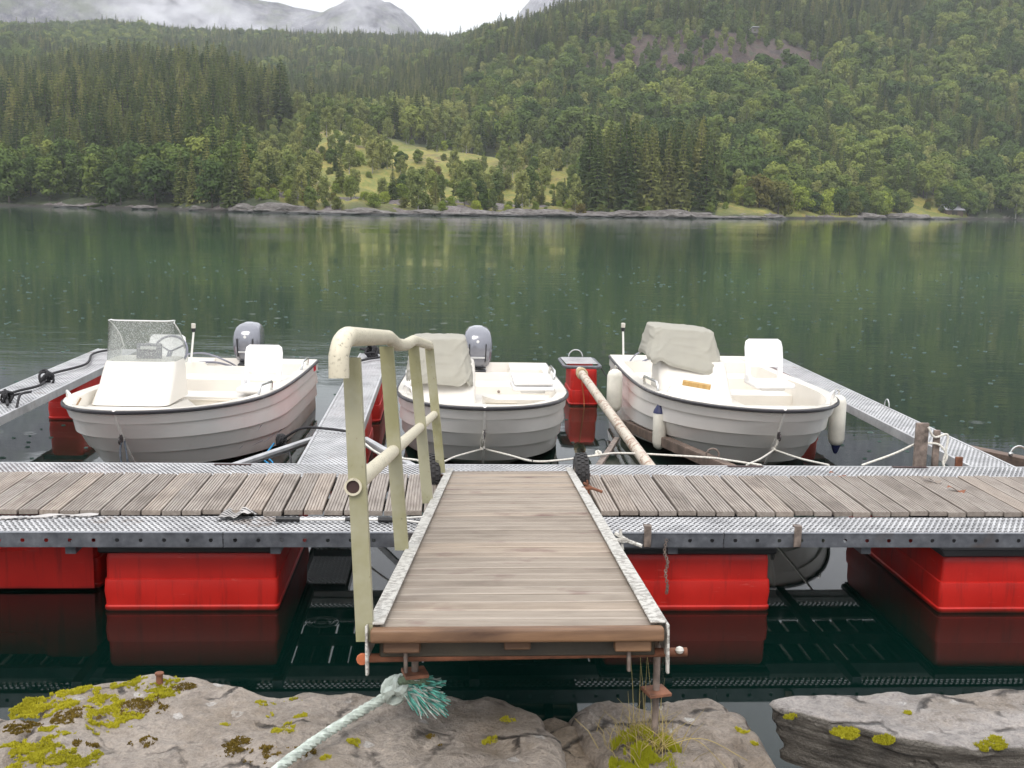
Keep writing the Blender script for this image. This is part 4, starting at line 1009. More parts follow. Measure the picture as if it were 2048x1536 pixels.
def console(bt, x, y, z0, ztop, w_=.66, d=.5, screen=True, hull_front=.45, sh=.44):
    m = MB(); rings = []
    for f, kx, yf in ((0, 1.04, .34), (.18, 1.02, .26), (.4, 1.01, .16), (.7, 1.0, .07), (.93, .97, .01), (1, .93, .0)):
        z = z0 + (ztop - z0) * f; ring = rrect(w_ / 2 * kx, (d + yf) / 2, .11, 5, z, 0, -(yf) / 2); rings.append(ring)
    m.loft(rings, True, True); c = part('console', m, LINER, bt, (x, y, 0), auto=R(50))
    m = MB()
    for q in (-.22, 0, .22): m.lathe([(.007, 0), (.007, -.006)], (q, -d / 2 - .015, ztop - .05), 8, 'Y')
    part('screw_cap', m, GREYR, c)
    if screen:
        def ring(z, k, yo):
            o = []; hw = w_ / 2 * k
            for t_ in np.linspace(0, 1, 7): o.append((-hw, .28 - t_ * (.28 + d / 2 - .10) + yo * (1 - t_) * .0, z))
            for a in np.linspace(180, 270, 6)[1:]: o.append((-hw + .10 + .10 * math.cos(R(a)), -d / 2 + .10 + .10 * math.sin(R(a)) + yo, z))
            for a in np.linspace(270, 360, 6): o.append((hw - .10 + .10 * math.cos(R(a)), -d / 2 + .10 + .10 * math.sin(R(a)) + yo, z))
            for t_ in np.linspace(0, 1, 7)[1:]: o.append((hw, -d / 2 + .10 + t_ * (.28 + d / 2 - .10), z))
            return o
        rows = [ring(ztop - .06 + sh * f, .95 - .09 * f, .10 * f) for f in (0, .25, .5, .75, .93, 1)]
        n = len(rows[0])
        for i in range(n):      # round the after corners of the screen
            e = min(i, n - 1 - i)
            for j, r_ in enumerate(rows):
                if e < 6:
                    p = r_[i]; lim = ztop - .05 + sh * (.28 + .72 * (e / 6) ** .6); r_[i] = (p[0], p[1], min(p[2], lim))
        m = MB(); m.grid(rows, True); ws = part('windscreen', m, GLASS, c, auto=None)
        m = MB(); m.tube(rows[-1], .007, 6); m.tube([r_[0] for r_ in rows], .005, 5); m.tube([r_[-1] for r_ in rows], .005, 5); part('screen_trim', m, SEATP, ws)
        m = MB(); m.box((.03, .03, ztop + .07), (.24, .05, .15), bev=.012, seg=2, rot=Matrix.Rotation(-.2, 3, 'X')); io = part('instrument_box', m, GREYBOX, c)
        m = MB(); m.box((.03, -.005, ztop + .105), (.15, .008, .03), rot=Matrix.Rotation(-.2, 3, 'X')); part('display', m, SEATP, io)
        m = MB(); rot = Matrix.Rotation(R(62), 3, 'X'); m.tube([Vector((.17, .24, ztop + .04)) + rot @ Vector((.165 * math.cos(a), .165 * math.sin(a), 0)) for a in np.linspace(0, 2 * math.pi, 33)[:-1]], .012, 8, closed=True)
        for a in (.5, 2.6, 4.7): m.tube([Vector((.17, .24, ztop + .04)), Vector((.17, .24, ztop + .04)) + rot @ Vector((.165 * math.cos(a), .165 * math.sin(a), 0))], .009, 6)
        m.tube([(.17, .16, ztop - .02), (.17, .24, ztop + .04)], .025, 8); part('steering_wheel', m, GREYBOX, c)
    return c
# glass with rain drops
t = NT('rain_spotted_windscreen'); v = t.obj(); vo = t.vor(t.obj((1, 1, .5)), 105); st = t.noise(t.obj((1, 1, .12)), 45, 3); n = t.noise(v, 5, 4)
msk = t.math('MULTIPLY', t.rng(vo.outputs['Distance'], .42, .2), t.rng(t.math('ADD', n, st), .6, .95))
tr = t.n('ShaderNodeBsdfTransparent'); tr.inputs[0].default_value = (.80, .83, .81, 1)
gl = t.n('ShaderNodeBsdfPrincipled'); gl.inputs['Base Color'].default_value = (.42, .43, .41, 1); gl.inputs['Roughness'].default_value = .18
t.l(t.bump(vo.outputs['Distance'], .8, .004), gl.inputs['Normal'])
ms = t.n('ShaderNodeMixShader'); t.l(t.rng(msk, 0, 1, .36, .95), ms.inputs[0]); t.l(tr.outputs[0], ms.inputs[1]); t.l(gl.outputs[0], ms.inputs[2]); t.l(ms.outputs[0], t.o.inputs[0]); GLASS = t.m

def fender(label, p, ln=.48, r=.075, caps='navy_top', rope_to=None):
    t = thing('fender', label, 'fender', p, group='fenders hanging from the right boat'); m = MB()
    m.lathe([(r * .35, 0), (r * .8, .025), (r, .07), (r, ln - .07), (r * .8, ln - .025), (r * .35, ln)], (0, 0, 0), 20); part('body', m, FEND, t)
    if caps == 'navy_top': 
        m = MB(); m.lathe([(r * 1.02, ln - .06), (r * .9, ln - .03), (r * .35, ln + .03), (r * .15, ln + .05)], (0, 0, 0), 20); part('cap', m, NAVY, t)
    if caps == 'black_bottom':
        m = MB(); m.lathe([(r * .15, -.075), (r * .30, -.06), (r * .55, -.0), (r * .62, .012)], (0, 0, 0), 16); part('cap', m, NAVY, t)
    if rope_to:
        m = MB(); m.tube(smooth_path([(0, 0, ln), (0, 0, ln + .04), tuple(Vector(rope_to) - Vector(p))], 4), .006, 6); part('lanyard', m, ROPEW, t)
    return t
def cover(label, c, w_, d, z_hem, z_top, hem_tilt=(0, 0), skew=0., seed=0, rot=0):
    """fabric hood draped over a windscreen; hem follows a slope"""
    N = 120; M_ = 44; rows = []
    for i in range(N):
        a = 2 * math.pi * i / N; ca, sa = math.cos(a), math.sin(a); e = .34
        ux = math.copysign(abs(ca) ** e, ca); uy = math.copysign(abs(sa) ** e, sa); row = []
        zh = z_hem + hem_tilt[0] * ux + hem_tilt[1] * uy + .018 * math.sin(a * 5 + seed) + .015 * math.sin(a * 11 + seed)
        for j in range(M_ + 1):
            f = j / M_
            if f < .8:
                g = f / .8; z = zh + (z_top - .03 - zh + .035 * ux * skew) * g; k = 1.05 - .24 * g
                p = Vector((ux * w_ / 2 * k, uy * d / 2 * (k - .12 * g) + .10 * g, z))
                dg = math.sin((p.x * 1.1 - p.z * 1.5 + p.y * .4) * 13 + 2.2 * fbm(p.x * 2.0, p.z * 2.0, seed) + seed); fold = .012 * max(0, 1 - abs(dg) * 2.6) + .008 * fbm(p.x * 4.5, p.z * 4.5 + p.y * 3, seed + 5) 
                p += Vector((ux, uy, 0)) * fold * (1.2 - .6 * g)
                if g < .12: p += Vector((ux, uy, 0)) * (-.02 * (1 - g / .12))
            else:
                g = (f - .8) / .2; kk = math.cos(g * math.pi / 2); p = Vector((ux * w_ / 2 * .81 * kk, uy * d / 2 * .69 * kk + .10, z_top - .03 + .035 * ux * skew * kk + .022 * math.sin(g * math.pi / 2) + .012 * fbm(ux * kk * 3, uy * kk * 3, seed)))
            row.append(p)
        rows.append(row)
    m = MB(); m.grid(rows, True, True)
    return tag(part('console_cover', m, CLOTHM, None, c, (0, 0, rot), auto=None), label, 'boat cover')

L1, B1 = 4.68, 1.80
b1, lap1, nl = make_boat('open_boat', 'left white open boat with rain spotted windscreen and two white seats', L1, B1, -2.64, 9.22, -.055, {'rails': [(.42, .78, -1), (1.55, 2.0, 1), (3.75, 4.2, 1)], 'hatch': .14}, .66, .89)
console(b1, -.36, 1.98, .58, .945, .70, .46)
add_seat(b1, .60, 2.62, .57, .0); add_seat(b1, -.50, 2.95, .62, .0)
outboard(b1, -.0, L1, .56)
nav_light(b1, -.52, L1 - .55, .60, .36, .04)
m = MB(); m.box((-.62, 2.9, .47), (.09, .02, .07), bev=.004, seg=1); part('switch_panel', m, GREYR, b1)
m = MB(); m.box((-.48, .42, .735), (.05, .03, .035), bev=.004, seg=1); m.tube([(-.46, .42, .75), (-.44, .48, .81)], .008, 6); part('lamp_bracket', m, m_simple('brown_bracket', (.28, .17, .08), .6), b1)
m = MB(); m.tube(smooth_path([(-.85, L1 - .5, .5), (-.65, L1 - .42, .66), (-.4, L1 - .38, .69), (-.15, L1 - .36, .60), (-.05, L1 - .2, .5)]), .011, 6); m.tube(smooth_path([(-.80, L1 - .5, .48), (-.55, L1 - .40, .57), (-.3, L1 - .36, .585), (-.10, L1 - .34, .54)]), .013, 6); part('engine_cable', m, GREYBOX, b1)
m = MB(); glyph(m, '80B', 0, 0, .06, .2); w_, z_, _ = lap1(5.5, L1 - .35); part('lettering', m, REDM, b1, (w_ + .012, L1 - .35, z_ - .035), (0, 0, R(90)))
m = MB(); rg = random.Random(3)
for (y_, kz, ln) in ((1.55, 2.4, .30), (1.9, 2.5, .25), (2.2, 2.62, .2), (1.35, 2.35, .08), (1.6, 3.5, .05), (2.5, 2.9, .1)):
    pts = []
    for q in np.linspace(0, 1, 7): 
        y = y_ + ln * q; w_, z, _ = lap1(kz + .3 * q + rg.uniform(-.03, .03), y); pts.append((w_ + .009, y, z))
    m.tube(pts, .0035, 4)
part('hull_scratch', m, GREYBOX, b1)

L2, B2 = 4.05, 1.66
b2, lap2, nl = make_boat('open_boat', 'centre white open boat with covered console and folded seat, bow to the dock', L2, B2, .34, 9.52, -.02, {'rails': [(.75, 1.15, -1), (2.6, 3.15, 1), (2.4, 3.0, -1)], 'hatch': .15})
console(b2, -.36, 1.85, .50, .93, .58, .46, screen=False)
add_seat(b2, .48, 1.55, .735, .05, folded=True, w_=.40)
outboard(b2, -.03, L2, .56, letters=True, sc=1.05)
m = MB(); m.box((-.50, .62, .70), (.05, .03, .04), bev=.004, seg=1); m.lathe([(.012, 0), (.012, -.02)], (-.49, .60, .70), 10, 'Y'); part('lamp_bracket', m, m_simple('brown_bracket2', (.35, .25, .15), .6), b2)
m = MB(); m.lathe([(.016, 0), (.016, -.01)], (.2, L2 - .96, .42), 10, 'Y'); part('drain_cap', m, GREYR, b2)
tag_c2 = cover('pale fabric cover over the console of the centre boat', (.34 - .36 - .03, 11.25, 0), .64, .62, .78, 1.20, (-.02, .02), 0, 1.0, 0.03)

L3, B3 = 4.85, 1.84
b3, lap3, nl = make_boat('open_boat', 'right white open boat with sagging cover, upright seat and hanging fenders', L3, B3, 2.90, 9.50, -.012, {'rails': [(1.5, 2.1, -1), (.45, .85, 1)], 'hatch': -.1}, .69, .89)
console(b3, -.43, 2.05, .58, .95, .70, .50, screen=False, hull_front=.6)
add_seat(b3, .30, 1.62, .77, .06)
outboard(b3, -.15, L3, .50)
nav_light(b3, -.80, L3 - .75, .58, .42, -.02)
m = MB(); m.tube(smooth_path([(-.75, L3 - .5, .5), (-.6, L3 - .42, .68), (-.4, L3 - .38, .72), (-.15, L3 - .36, .66), (.0, L3 - .3, .5)]), .011, 6); m.tube(smooth_path([(-.70, L3 - .5, .46), (-.5, L3 - .42, .60), (-.3, L3 - .38, .64), (-.05, L3 - .36, .56)]), .013, 6); part('engine_cable', m, GREYBOX, b3)
m = MB(); m.box((-.70, 2.55, .56), (.07, .05, .03), bev=.004, seg=1); m.box((-.72, 2.5, .545), (.04, .04, .05), bev=.004, seg=1); part('cleat', m, GREYR, b3)
cover('sagging beige fabric cover hanging askew over the console of the right boat', (2.90 - .50 + .02, 11.62, 0), .78, .78, .875, 1.285, (-.10, .0), -.7, 4.0, .0)
m = MB(); m.box((0, 0, 0), (.27, .055, .045), bev=.003, seg=1); tag(part('wooden_block', m, NEWWOOD, None, (2.42, 10.80, .80), (.1, .12, -.30)), 'short piece of fresh yellow pine lying on the right boat foredeck', 'wood block')
fender('plump white fender without cap at the port quarter of the right boat', (1.86, 12.35, .25), .47, .085, '', (1.92, 12.6, .70))
fender('white fender with navy top cap hanging at the port bow of right boat', (2.10, 10.93, .14), .42, .066, 'navy_top', (2.19, 10.92, .77))
fender('white fender with black bottom cone hanging at the starboard bow of right boat', (3.80, 10.75, .22), .50, .078, 'black_bottom', (3.72, 10.6, .80))

# ---------------------------------------------------------------- mooring lines and things on the dock
def rope(label, pts, r=.009, mat=None, name='mooring_rope', cat='rope', tw=False, group=None):
    m = MB()
    if tw: twist(m, pts, r, r * 7)
    else: m.tube(smooth_path(pts, 6), r, 7)
    return m, label, name, cat, mat or ROPEW, group
def fin(q, extra=None):
    m, label, name, cat, mat, group = q
    return tag(part(name, m, mat, None, auto=None), label, cat, group)
def knot(m, c, r=.03, th=.009, n=3, seed=0):
    rg = random.Random(seed)
    for i in range(n):
        rot = Euler((rg.uniform(0, 3), rg.uniform(0, 3), rg.uniform(0, 3))).to_matrix()
        m.tube([Vector(c) + rot @ Vector((r * math.cos(a), r * math.sin(a) * .75, r * .3 * math.sin(2 * a))) for a in np.linspace(0, 6.283, 15)[:-1]], th, 6, closed=True)
q = rope('white mooring rope from centre boat bow eye splitting to both sides', [(.335, 9.66, .565), (.34, 9.68, .47), (.335, 9.80, .40), (.345, 9.86, .365)], .009)
q[0].tube([(.335, 9.64, .55), (.32, 9.70, .46), (.33, 9.84, .37)], .007, 6)
knot(q[0], (.335, 9.80, .385), .016, .008, 3, 1)
q[0].tube(smooth_path([(.345, 9.86, .365), (.10, 9.3, .42), (-.03, 8.9, .46), (-.2, 8.6, .545)]), .009, 6)
q[0].tube(smooth_path([(-.2, 8.6, .545), (-.5, 9.0, .50), (-.74, 9.6, .52)]), .009, 6)
q[0].tube(smooth_path([(.345, 9.86, .365), (.55, 9.35, .42), (.72, 9.0, .45), (.95, 9.05, .45), (1.28, 9.20, .46), (1.5, 9.25, .465), (2.1, 8.95, .50), (2.26, 8.80, .51), (2.45, 8.55, .53)]), .009, 6)
knot(q[0], (1.27, 9.22, .47), .022, .010, 3, 2); fin(q)
m = MB(); m.tube([(.56, 9.34, .42), (.72, 9.0, .45)], .013, 6); tag(part('chafe_sleeve', m, BLACK, None), 'dark chafe sleeve on the rope right of the centre bow', 'sleeve')
q = rope('white mooring rope from right boat bow eye down to two dock points', [(2.90, 9.66, .56), (2.90, 9.68, .46), (2.89, 9.72, .42)], .010)
q[0].tube([(2.915, 9.64, .54), (2.905, 9.7, .44)], .007, 6); knot(q[0], (2.89, 9.72, .40), .018, .009, 3, 5)
q[0].tube(smooth_path([(2.89, 9.72, .40), (2.6, 9.1, .46), (2.32, 8.50, .545)]), .009, 6); q[0].tube(smooth_path([(2.89, 9.72, .40), (2.93, 9.1, .46), (2.96, 8.50, .545)]), .009, 6); fin(q)
q = rope('white rope tied to the rusty upright beside the right finger pier', [(3.22, 8.50, .545), (3.5, 8.58, .62), (3.68, 8.60, .70), (3.74, 8.60, .72)], .009)
knot(q[0], (3.72, 8.60, .71), .026, .008, 3, 7); q[0].tube(smooth_path([(3.74, 8.55, .84), (3.80, 8.55, .76), (3.90, 8.55, .78), (3.89, 8.53, .66), (3.87, 8.52, .56), (3.90, 8.5, .50)]), .009, 6); q[0].tube(smooth_path([(3.74, 8.56, .71), (3.84, 8.55, .70), (3.90, 8.53, .62), (3.88, 8.53, .55)]), .009, 6); fin(q)
q = rope('black rope tangled at the left boat and led over the middle finger pier', [(-1.46, 10.2, .36), (-1.25, 10.05, .50), (-1.0, 9.85, .535), (-.72, 9.7, .53)], .012, ROPEB)
knot(q[0], (-1.46, 10.2, .36), .05, .012, 6, 3); q[0].tube(smooth_path([(-1.42, 10.18, .34), (-1.32, 9.8, .28), (-1.24, 9.2, .3), (-1.22, 8.8, .4)]), .010, 6); fin(q)
q = rope('bright blue cord knotted below the black rope tangle', [(-1.52, 10.2, .33), (-1.58, 10.0, .24), (-1.50, 9.8, .22), (-1.44, 9.5, .20), (-1.40, 9.3, .24)], .008, ROPEC)
q[0].tube(smooth_path([(-1.66, 10.0, .22), (-1.56, 9.95, .26), (-1.48, 9.8, .22), (-1.62, 9.2, .28)]), .007, 6); fin(q)
q = rope('grey looped line hanging from the left boat bow eye', [(-2.635, 9.42, .555), (-2.66, 9.43, .40), (-2.65, 9.48, .15), (-2.62, 9.5, .02)], .008, m_simple('grey_blue_rope', (.16, .19, .23), .8, 0, .3, 50, .3))
q[0].tube(smooth_path([(-2.625, 9.42, .555), (-2.61, 9.43, .40), (-2.60, 9.48, .15), (-2.61, 9.5, .02)]), .007, 6); fin(q)
q = rope('black rope lying in loose coils on the left finger pier', [(-4.10, 10.9, .535), (-4.30, 11.5, .54), (-4.2, 12.1, .535), (-4.35, 12.8, .535), (-4.2, 13.6, .54), (-4.4, 14.6, .535), (-4.2, 15.1, .54)], .014, ROPEB)
knot(q[0], (-4.25, 12.4, .56), .09, .013, 5, 9); knot(q[0], (-4.22, 11.2, .56), .07, .013, 4, 10); q[0].tube(smooth_path([(-4.3, 11.2, .55), (-4.1, 11.5, .56), (-4.05, 11.1, .60), (-4.02, 10.9, .50)]), .012, 6); fin(q)
q = rope('black rope bundle at the far end of the middle finger pier', [(-1.13, 13.9, .55), (-.95, 14.3, .54), (-.75, 14.6, .54), (-.9, 14.9, .55), (-1.1, 15.0, .58), (-.75, 15.0, .56)], .015, ROPEB)
knot(q[0], (-.93, 14.7, .57), .10, .014, 6, 12); fin(q)
q = rope('black line from the boom float rim to the right boat', [(1.95, 14.3, .49), (2.0, 13.9, .40), (1.98, 13.3, .52)], .008, ROPEB); fin(q)
t = thing('steel_ring', 'steel ring standing on the brown beam before right boat', 'ring', (2.28, 9.45, .41)); m = MB(); m.tube([(.055 * math.cos(a), 0, .055 * math.sin(a)) for a in np.linspace(-.4, 3.6, 14)], .008, 6); part('hoop', m, GREYR, t)
t = thing('hoop', 'curved metal hoop on dark timber outside the right pier', 'hoop', (4.98, 9.5, .42)); m = MB(); m.tube([(.07 * math.cos(a), 0, .07 * math.sin(a)) for a in np.linspace(-.2, 3.3, 12)], .01, 6); m.box((-.07, 0, 0), (.04, .03, .04), bev=.01, seg=1); part('hoop_bar', m, STAIN, t)
m = MB(); pts = smooth_path([(1.345, 6.645, .50), (1.335, 6.635, .43), (1.355, 6.63, .37), (1.345, 6.63, .30), (1.36, 6.63, .22), (1.355, 6.63, .17)], 5)
for i, p in enumerate(pts[:-1]):
    a_ = R(90) * (i % 2); m.tube([p + Vector((.008 * math.cos(u) * math.cos(a_), .008 * math.cos(u) * math.sin(a_), .011 * math.sin(u))) for u in np.linspace(0, 6.283, 9)[:-1]], .003, 5, closed=True)
tag(part('hanging_chain', m, GREYR, None), 'thin rusty chain hanging over the right red float', 'chain')
# boat hook with forked net frame
t = thing('landing_net', 'white handled landing net with black grip lying on the front grating', 'landing net', (-1.02, 6.87, .566), (0, 0, .0))
m = MB(); m.tube([(0, 0, 0), (.145, 0, 0)], [.018, .016], 10); part('grip', m, BLACK, t)
m = MB(); m.tube([(.145, 0, 0), (.66, .0, .0)], .009, 10); part('shaft', m, WHITET, t)
m = MB(); m.tube([(.42, 0, 0), (.46, 0, 0)], .014, 8); m.tube([(.62, 0, 0), (.68, 0, 0), (.72, -.01, 0)], [.017, .022, .012], 8); part('joint', m, BLACK, t)
m = MB(); m.tube(smooth_path([(.70, 0, 0), (.78, .03, .0), (.95, .07, .0), (1.15, .09, 0), (1.22, 0, 0), (1.10, -.12, 0), (.9, -.07, 0), (.78, -.02, 0), (.70, 0, 0)]), .006, 6); part('hoop_frame', m, WHITET, t)
m = MB()
for i in range(26):
    a = .74 + i * .018; m.tube([(a, -.06 * min(1, (a - .7) * 3), -.006), (a + .02, .06 * min(1, (a - .7) * 4), -.006)], .0015, 3)
for i in range(7): m.tube([(.75, -.05 + i * .017, -.005), (1.2, -.10 + i * .03, -.005)], .0015, 3)
n_ = part('net_mesh', m, ROPEB, t); n_['kind'] = 'stuff'
# striped cloth
m = MB(); P = []
for i in range(25):
    row = []
    for j in range(13):
        u = i / 24; v = j / 12; x = (u - .5) * .20 + (v - .5) * .07; y = (v - .5) * .20; z = .012 + .018 * math.sin(u * 5 + v * 2) ** 2 + .006 * math.sin(u * 17) + (.02 if (u > .55 and v < .45) else 0) * math.sin(min(1, (u - .55) * 6) * 1.57)
        row.append((x, y, z))
    P.append(row)
m.grid(P, True)
for k in range(len(m.f)): m.mi[k] = 1 if ((k % 12) % 2 == 0) != (k // 12 > 14 and (k % 12) < 5) and not (k // 12 > 14 and (k % 12) < 3) else 0
tag(part('striped_cloth', m, [CLOTH_L, CLOTH_D], None, (-1.27, 7.0, ZD + .006), (0, 0, .1)), 'small crumpled grey striped cloth on the front grating left', 'cloth')
m = MB()
P = [[(-.5 + i * .05, (j - 1) * .022 + .015 * math.sin(i * .5), .008 + .006 * math.sin(i * 1.3 + j)) for j in range(3)] for i in range(21)]
m.grid(P, True); 
for i in range(20): m.box((-.5 + i * .05, -.028, .008), (.02, .014, .008), rz=.4)
tag(part('webbing_strap', m, CLOTH_L, None, (-2.62, 6.955, ZD + .006), (0, 0, .12)), 'pale worn webbing strap lying on grating at far left', 'strap')
for x, y, z, lb in ((2.9, 8.13, .553, 'curled brown leaf on the back grating'), (3.56, 7.60, .578, 'rust brown scrap wedged between two deck planks'), (3.50, 7.86, .582, 'pale splintered piece of plank lying in the right decking')):
    m = MB(); P = [[(-.06 + i * .02, -.02 + j * .02, .006 + .012 * math.sin(i * .9 + j)) for j in range(3)] for i in range(7)]; m.grid(P, True)
    tag(part('dead_leaf' if 'leaf' in lb else 'wood_scrap', m, LEAFB if 'pale' not in lb else PLANK, None, (x, y, z), (0, .1, -.7)), lb, 'leaf' if 'leaf' in lb else 'scrap')

# ---------------------------------------------------------------- near rocks
def m_rock(name, base, dark, lichen, bedding=None, pale=.5):
    t = NT(name); v = t.obj(world=True); n = t.noise(v, 3.5, 9, .68); f = t.noise(v, 26, 8, .7); g = t.noise(v, 110, 5, .7)
    c = t.ramp(n, [(.25, dark), (.5, base), (.75, tuple(min(1, x * 1.25) for x in base))])
    c = t.mix(1, c, t.ramp(f, [(.25, (.55, .55, .56)), (.5, (1, 1, 1)), (.75, (1.25, 1.22, 1.18))]), 'MULTIPLY')
    wd = t.noise(v, 9, 3); vm = t.n('ShaderNodeVectorMath', operation='ADD'); t.l(v, vm.inputs[0]); sc_ = t.n('ShaderNodeVectorMath', operation='SCALE'); cmb = t.n('ShaderNodeCombineXYZ'); t.l(f, cmb.inputs[0]); t.l(n, cmb.inputs[1]); t.l(cmb.outputs[0], sc_.inputs[0]); sc_.inputs['Scale'].default_value = .09; t.l(sc_.outputs[0], vm.inputs[1])
    vo = t.vor(vm.outputs[0], 11); vd = vo.outputs['Distance']; cs = t.n('ShaderNodeSeparateColor'); t.l(vo.outputs['Color'], cs.inputs[0])
    spot = t.math('MULTIPLY', t.rng(vd, .24, .2), t.rng(cs.outputs[0], pale, pale + .04)); spot = t.math('MULTIPLY', spot, t.rng(f, .36, .46))
    c = t.mix(t.math('MULTIPLY', spot, .8), c, lichen)
    c = t.mix(t.rng(t.noise(v, 7, 8, .75), .57, .66, 0, .75), c, tuple(x * .35 for x in base))
    ck = t.n('ShaderNodeTexVoronoi', feature='DISTANCE_TO_EDGE'); ck.inputs['Scale'].default_value = 3.1; t.l(vm.outputs[0], ck.inputs['Vector'])
    crk = t.math('MULTIPLY', t.rng(ck.outputs[0], 0, .03, 1, 0), t.rng(t.noise(v, 5, 3), .48, .58))
    c = t.mix(t.rng(t.noise(v, 1.3, 6, .7), .5, .64, 0, .55), c, (.20, .145, .085))
    c = t.mix(t.math('MULTIPLY', crk, .85), c, (.03, .025, .02))
    if bedding:
        gm = t.n('ShaderNodeNewGeometry'); sx = t.n('ShaderNodeSeparateXYZ'); t.l(gm.outputs['Normal'], sx.inputs[0])
        side = t.rng(sx.outputs['Z'], .75, .45); b_ = t.noise(t.obj((1.5, 1.5, 26), world=True), 2.2, 6, .7)
        c = t.mix(side, c, t.ramp(b_, [(.3, (.03, .027, .024)), (.5, (.14, .125, .105)), (.62, (.24, .22, .19)), (.75, (.06, .055, .045))]))
    h = t.math('ADD', t.math('MULTIPLY', crk, -.5), t.math('MULTIPLY', n, .8)); h = t.math('ADD', h, t.math('ADD', t.math('MULTIPLY', f, .45), t.math('MULTIPLY', g, .12)))
    c = t.mix(1, c, t.ramp(g, [(.3, (.72, .72, .72)), (.7, (1.22, 1.22, 1.22))]), 'MULTIPLY')
    t.pbr(c, t.rng(n, .3, .7, .38, .75), 0, t.bump(h, 1, .06)); return t.m
ROCKA = m_rock('grey_lilac_rock', (.39, .335, .285), (.20, .155, .115), (.60, .57, .54), pale=.82)
ROCKM = m_rock('brown_rock', (.30, .24, .18), (.15, .11, .08), (.4, .35, .3), pale=.95)
ROCKB = m_rock('speckled_boulder_rock', (.34, .285, .235), (.15, .12, .095), (.66, .64, .60), pale=.62)
ROCKC = m_rock('layered_slate', (.38, .345, .32), (.19, .17, .155), (.62, .59, .57), bedding=True, pale=.85)
SURF = {}
def rock(name, label, outline, ztop, mat, zbot=-.5, seed=0, amp=.03, edge=.07, tilt=(0, 0), slope_out=.12, thick=None, rough=.02):
    pts = [Vector((a, b, 0)) for a, b in outline]; c = sum(pts, Vector()) / len(pts)
    dense = []; n = len(pts)
    for i in range(n):
        a, b, c_, d = pts[i - 1], pts[i], pts[(i + 1) % n], pts[(i + 2) % n]; seg = max(2, int((c_ - b).length / .022))
        for k in range(seg):
            t = k / seg; dense.append(.5 * ((2 * b) + (c_ - a) * t + (2 * a - 5 * b + 4 * c_ - d) * t * t + (3 * b - a - 3 * c_ + d) * t ** 3))
    rings = []; K = 40
    def top(p, r_):
        z = ztop + tilt[0] * (p.x - c.x) + tilt[1] * (p.y - c.y) + amp * fbm(p.x * 2.2, p.y * 2.2, seed, 5) + rough * fbm(p.x * 8, p.y * 8, seed + 4, 4) + .3 * rough * abs(fbm(p.x * 30, p.y * 30, seed + 8, 3))
        if r_ > 1 - edge * 2.2: z -= edge * ((r_ - (1 - edge * 2.2)) / (edge * 2.2)) ** 2.4
        return z
    for k in range(1, K + 1):
        r_ = (k / K) ** .8; ring = []
        for p in dense:
            d = (p - c); w_ = 1 + .03 * fbm(p.x * 6, p.y * 6, seed + 2, 4) * r_; q = c + d * r_ * w_; ring.append(Vector((q.x, q.y, top(q, r_))))
        rings.append(ring)
    last = rings[-1]; S_ = 14; zb_ = (min(p.z for p in last) - thick) if thick else zbot
    for k in range(1, S_ + 1):
        f = k / S_; ring = []
        for p in last:
            d = (Vector((p.x, p.y, 0)) - c).normalized(); z = p.z + (zb_ - p.z) * f
            out = slope_out * math.sin(f * 1.57) * (1 + .6 * fbm(p.x * 3, p.y * 3, z * 3 + seed, 4)) + .02 * fbm(p.x * 7, p.y * 7, z * 22 + seed, 4)
            ring.append(Vector((p.x, p.y, z)) + d * out)
        rings.append(ring)
    m = MB(); m.add([Vector((c.x, c.y, top(c, 0)))] + rings[0], [(0, i + 1, (i + 1) % len(dense) + 1) for i in range(len(dense))], True); m.loft(rings, True, True)
    o = tag(part(name, m, mat, None, auto=R(60)), label, 'rock'); SURF[name + label] = top
    return lambda x, y: top(Vector((x, y, 0)), 0)
tA = rock('shore_rock', 'broad lilac grey rock slab with yellow moss at lower left', [(-1.26, 3.0), (-1.30, 3.42), (-1.34, 3.63), (-1.37, 3.78), (-1.34, 3.87), (-1.2, 3.93), (-.99, 3.97), (-.81, 3.90), (-.7, 3.84), (-.56, 3.82), (-.46, 3.87), (-.32, 3.86), (-.18, 3.83), (.03, 3.80), (.20, 3.79), (.30, 3.72), (.35, 3.62), (.37, 3.45), (.38, 3.0), (.3, 2.2), (-.5, 2.0), (-1.2, 2.3)], .80, ROCKA, seed=1, amp=.028, edge=.03, slope_out=.05)
rock('shore_rock', 'low rock at the left corner beside the mossy slab', [(-1.3, 3.2), (-1.40, 3.7), (-1.44, 3.93), (-1.6, 4.02), (-2.0, 4.05), (-2.6, 3.9), (-2.6, 2.4), (-1.4, 2.3)], .64, ROCKA, seed=2, amp=.04, edge=.04)
rock('shore_rock', 'brown sandy rock wedged in the middle of the near bank', [(.20, 3.2), (.24, 3.66), (.34, 3.77), (.44, 3.76), (.53, 3.68), (.58, 3.45), (.62, 3.0), (.5, 2.3), (.2, 2.4)], .735, ROCKM, seed=3, amp=.03, edge=.05)
tB = rock('shore_rock', 'rounded boulder with white lichen spots under the right rod', [(.52, 3.1), (.44, 3.55), (.42, 3.70), (.45, 3.80), (.53, 3.85), (.66, 3.87), (.73, 3.83), (.81, 3.89), (.94, 3.90), (1.02, 3.82), (1.06, 3.66), (1.07, 3.45), (1.06, 3.1), (.95, 2.4), (.6, 2.4)], .775, ROCKB, seed=5, amp=.05, edge=.10, rough=.025, slope_out=.14)
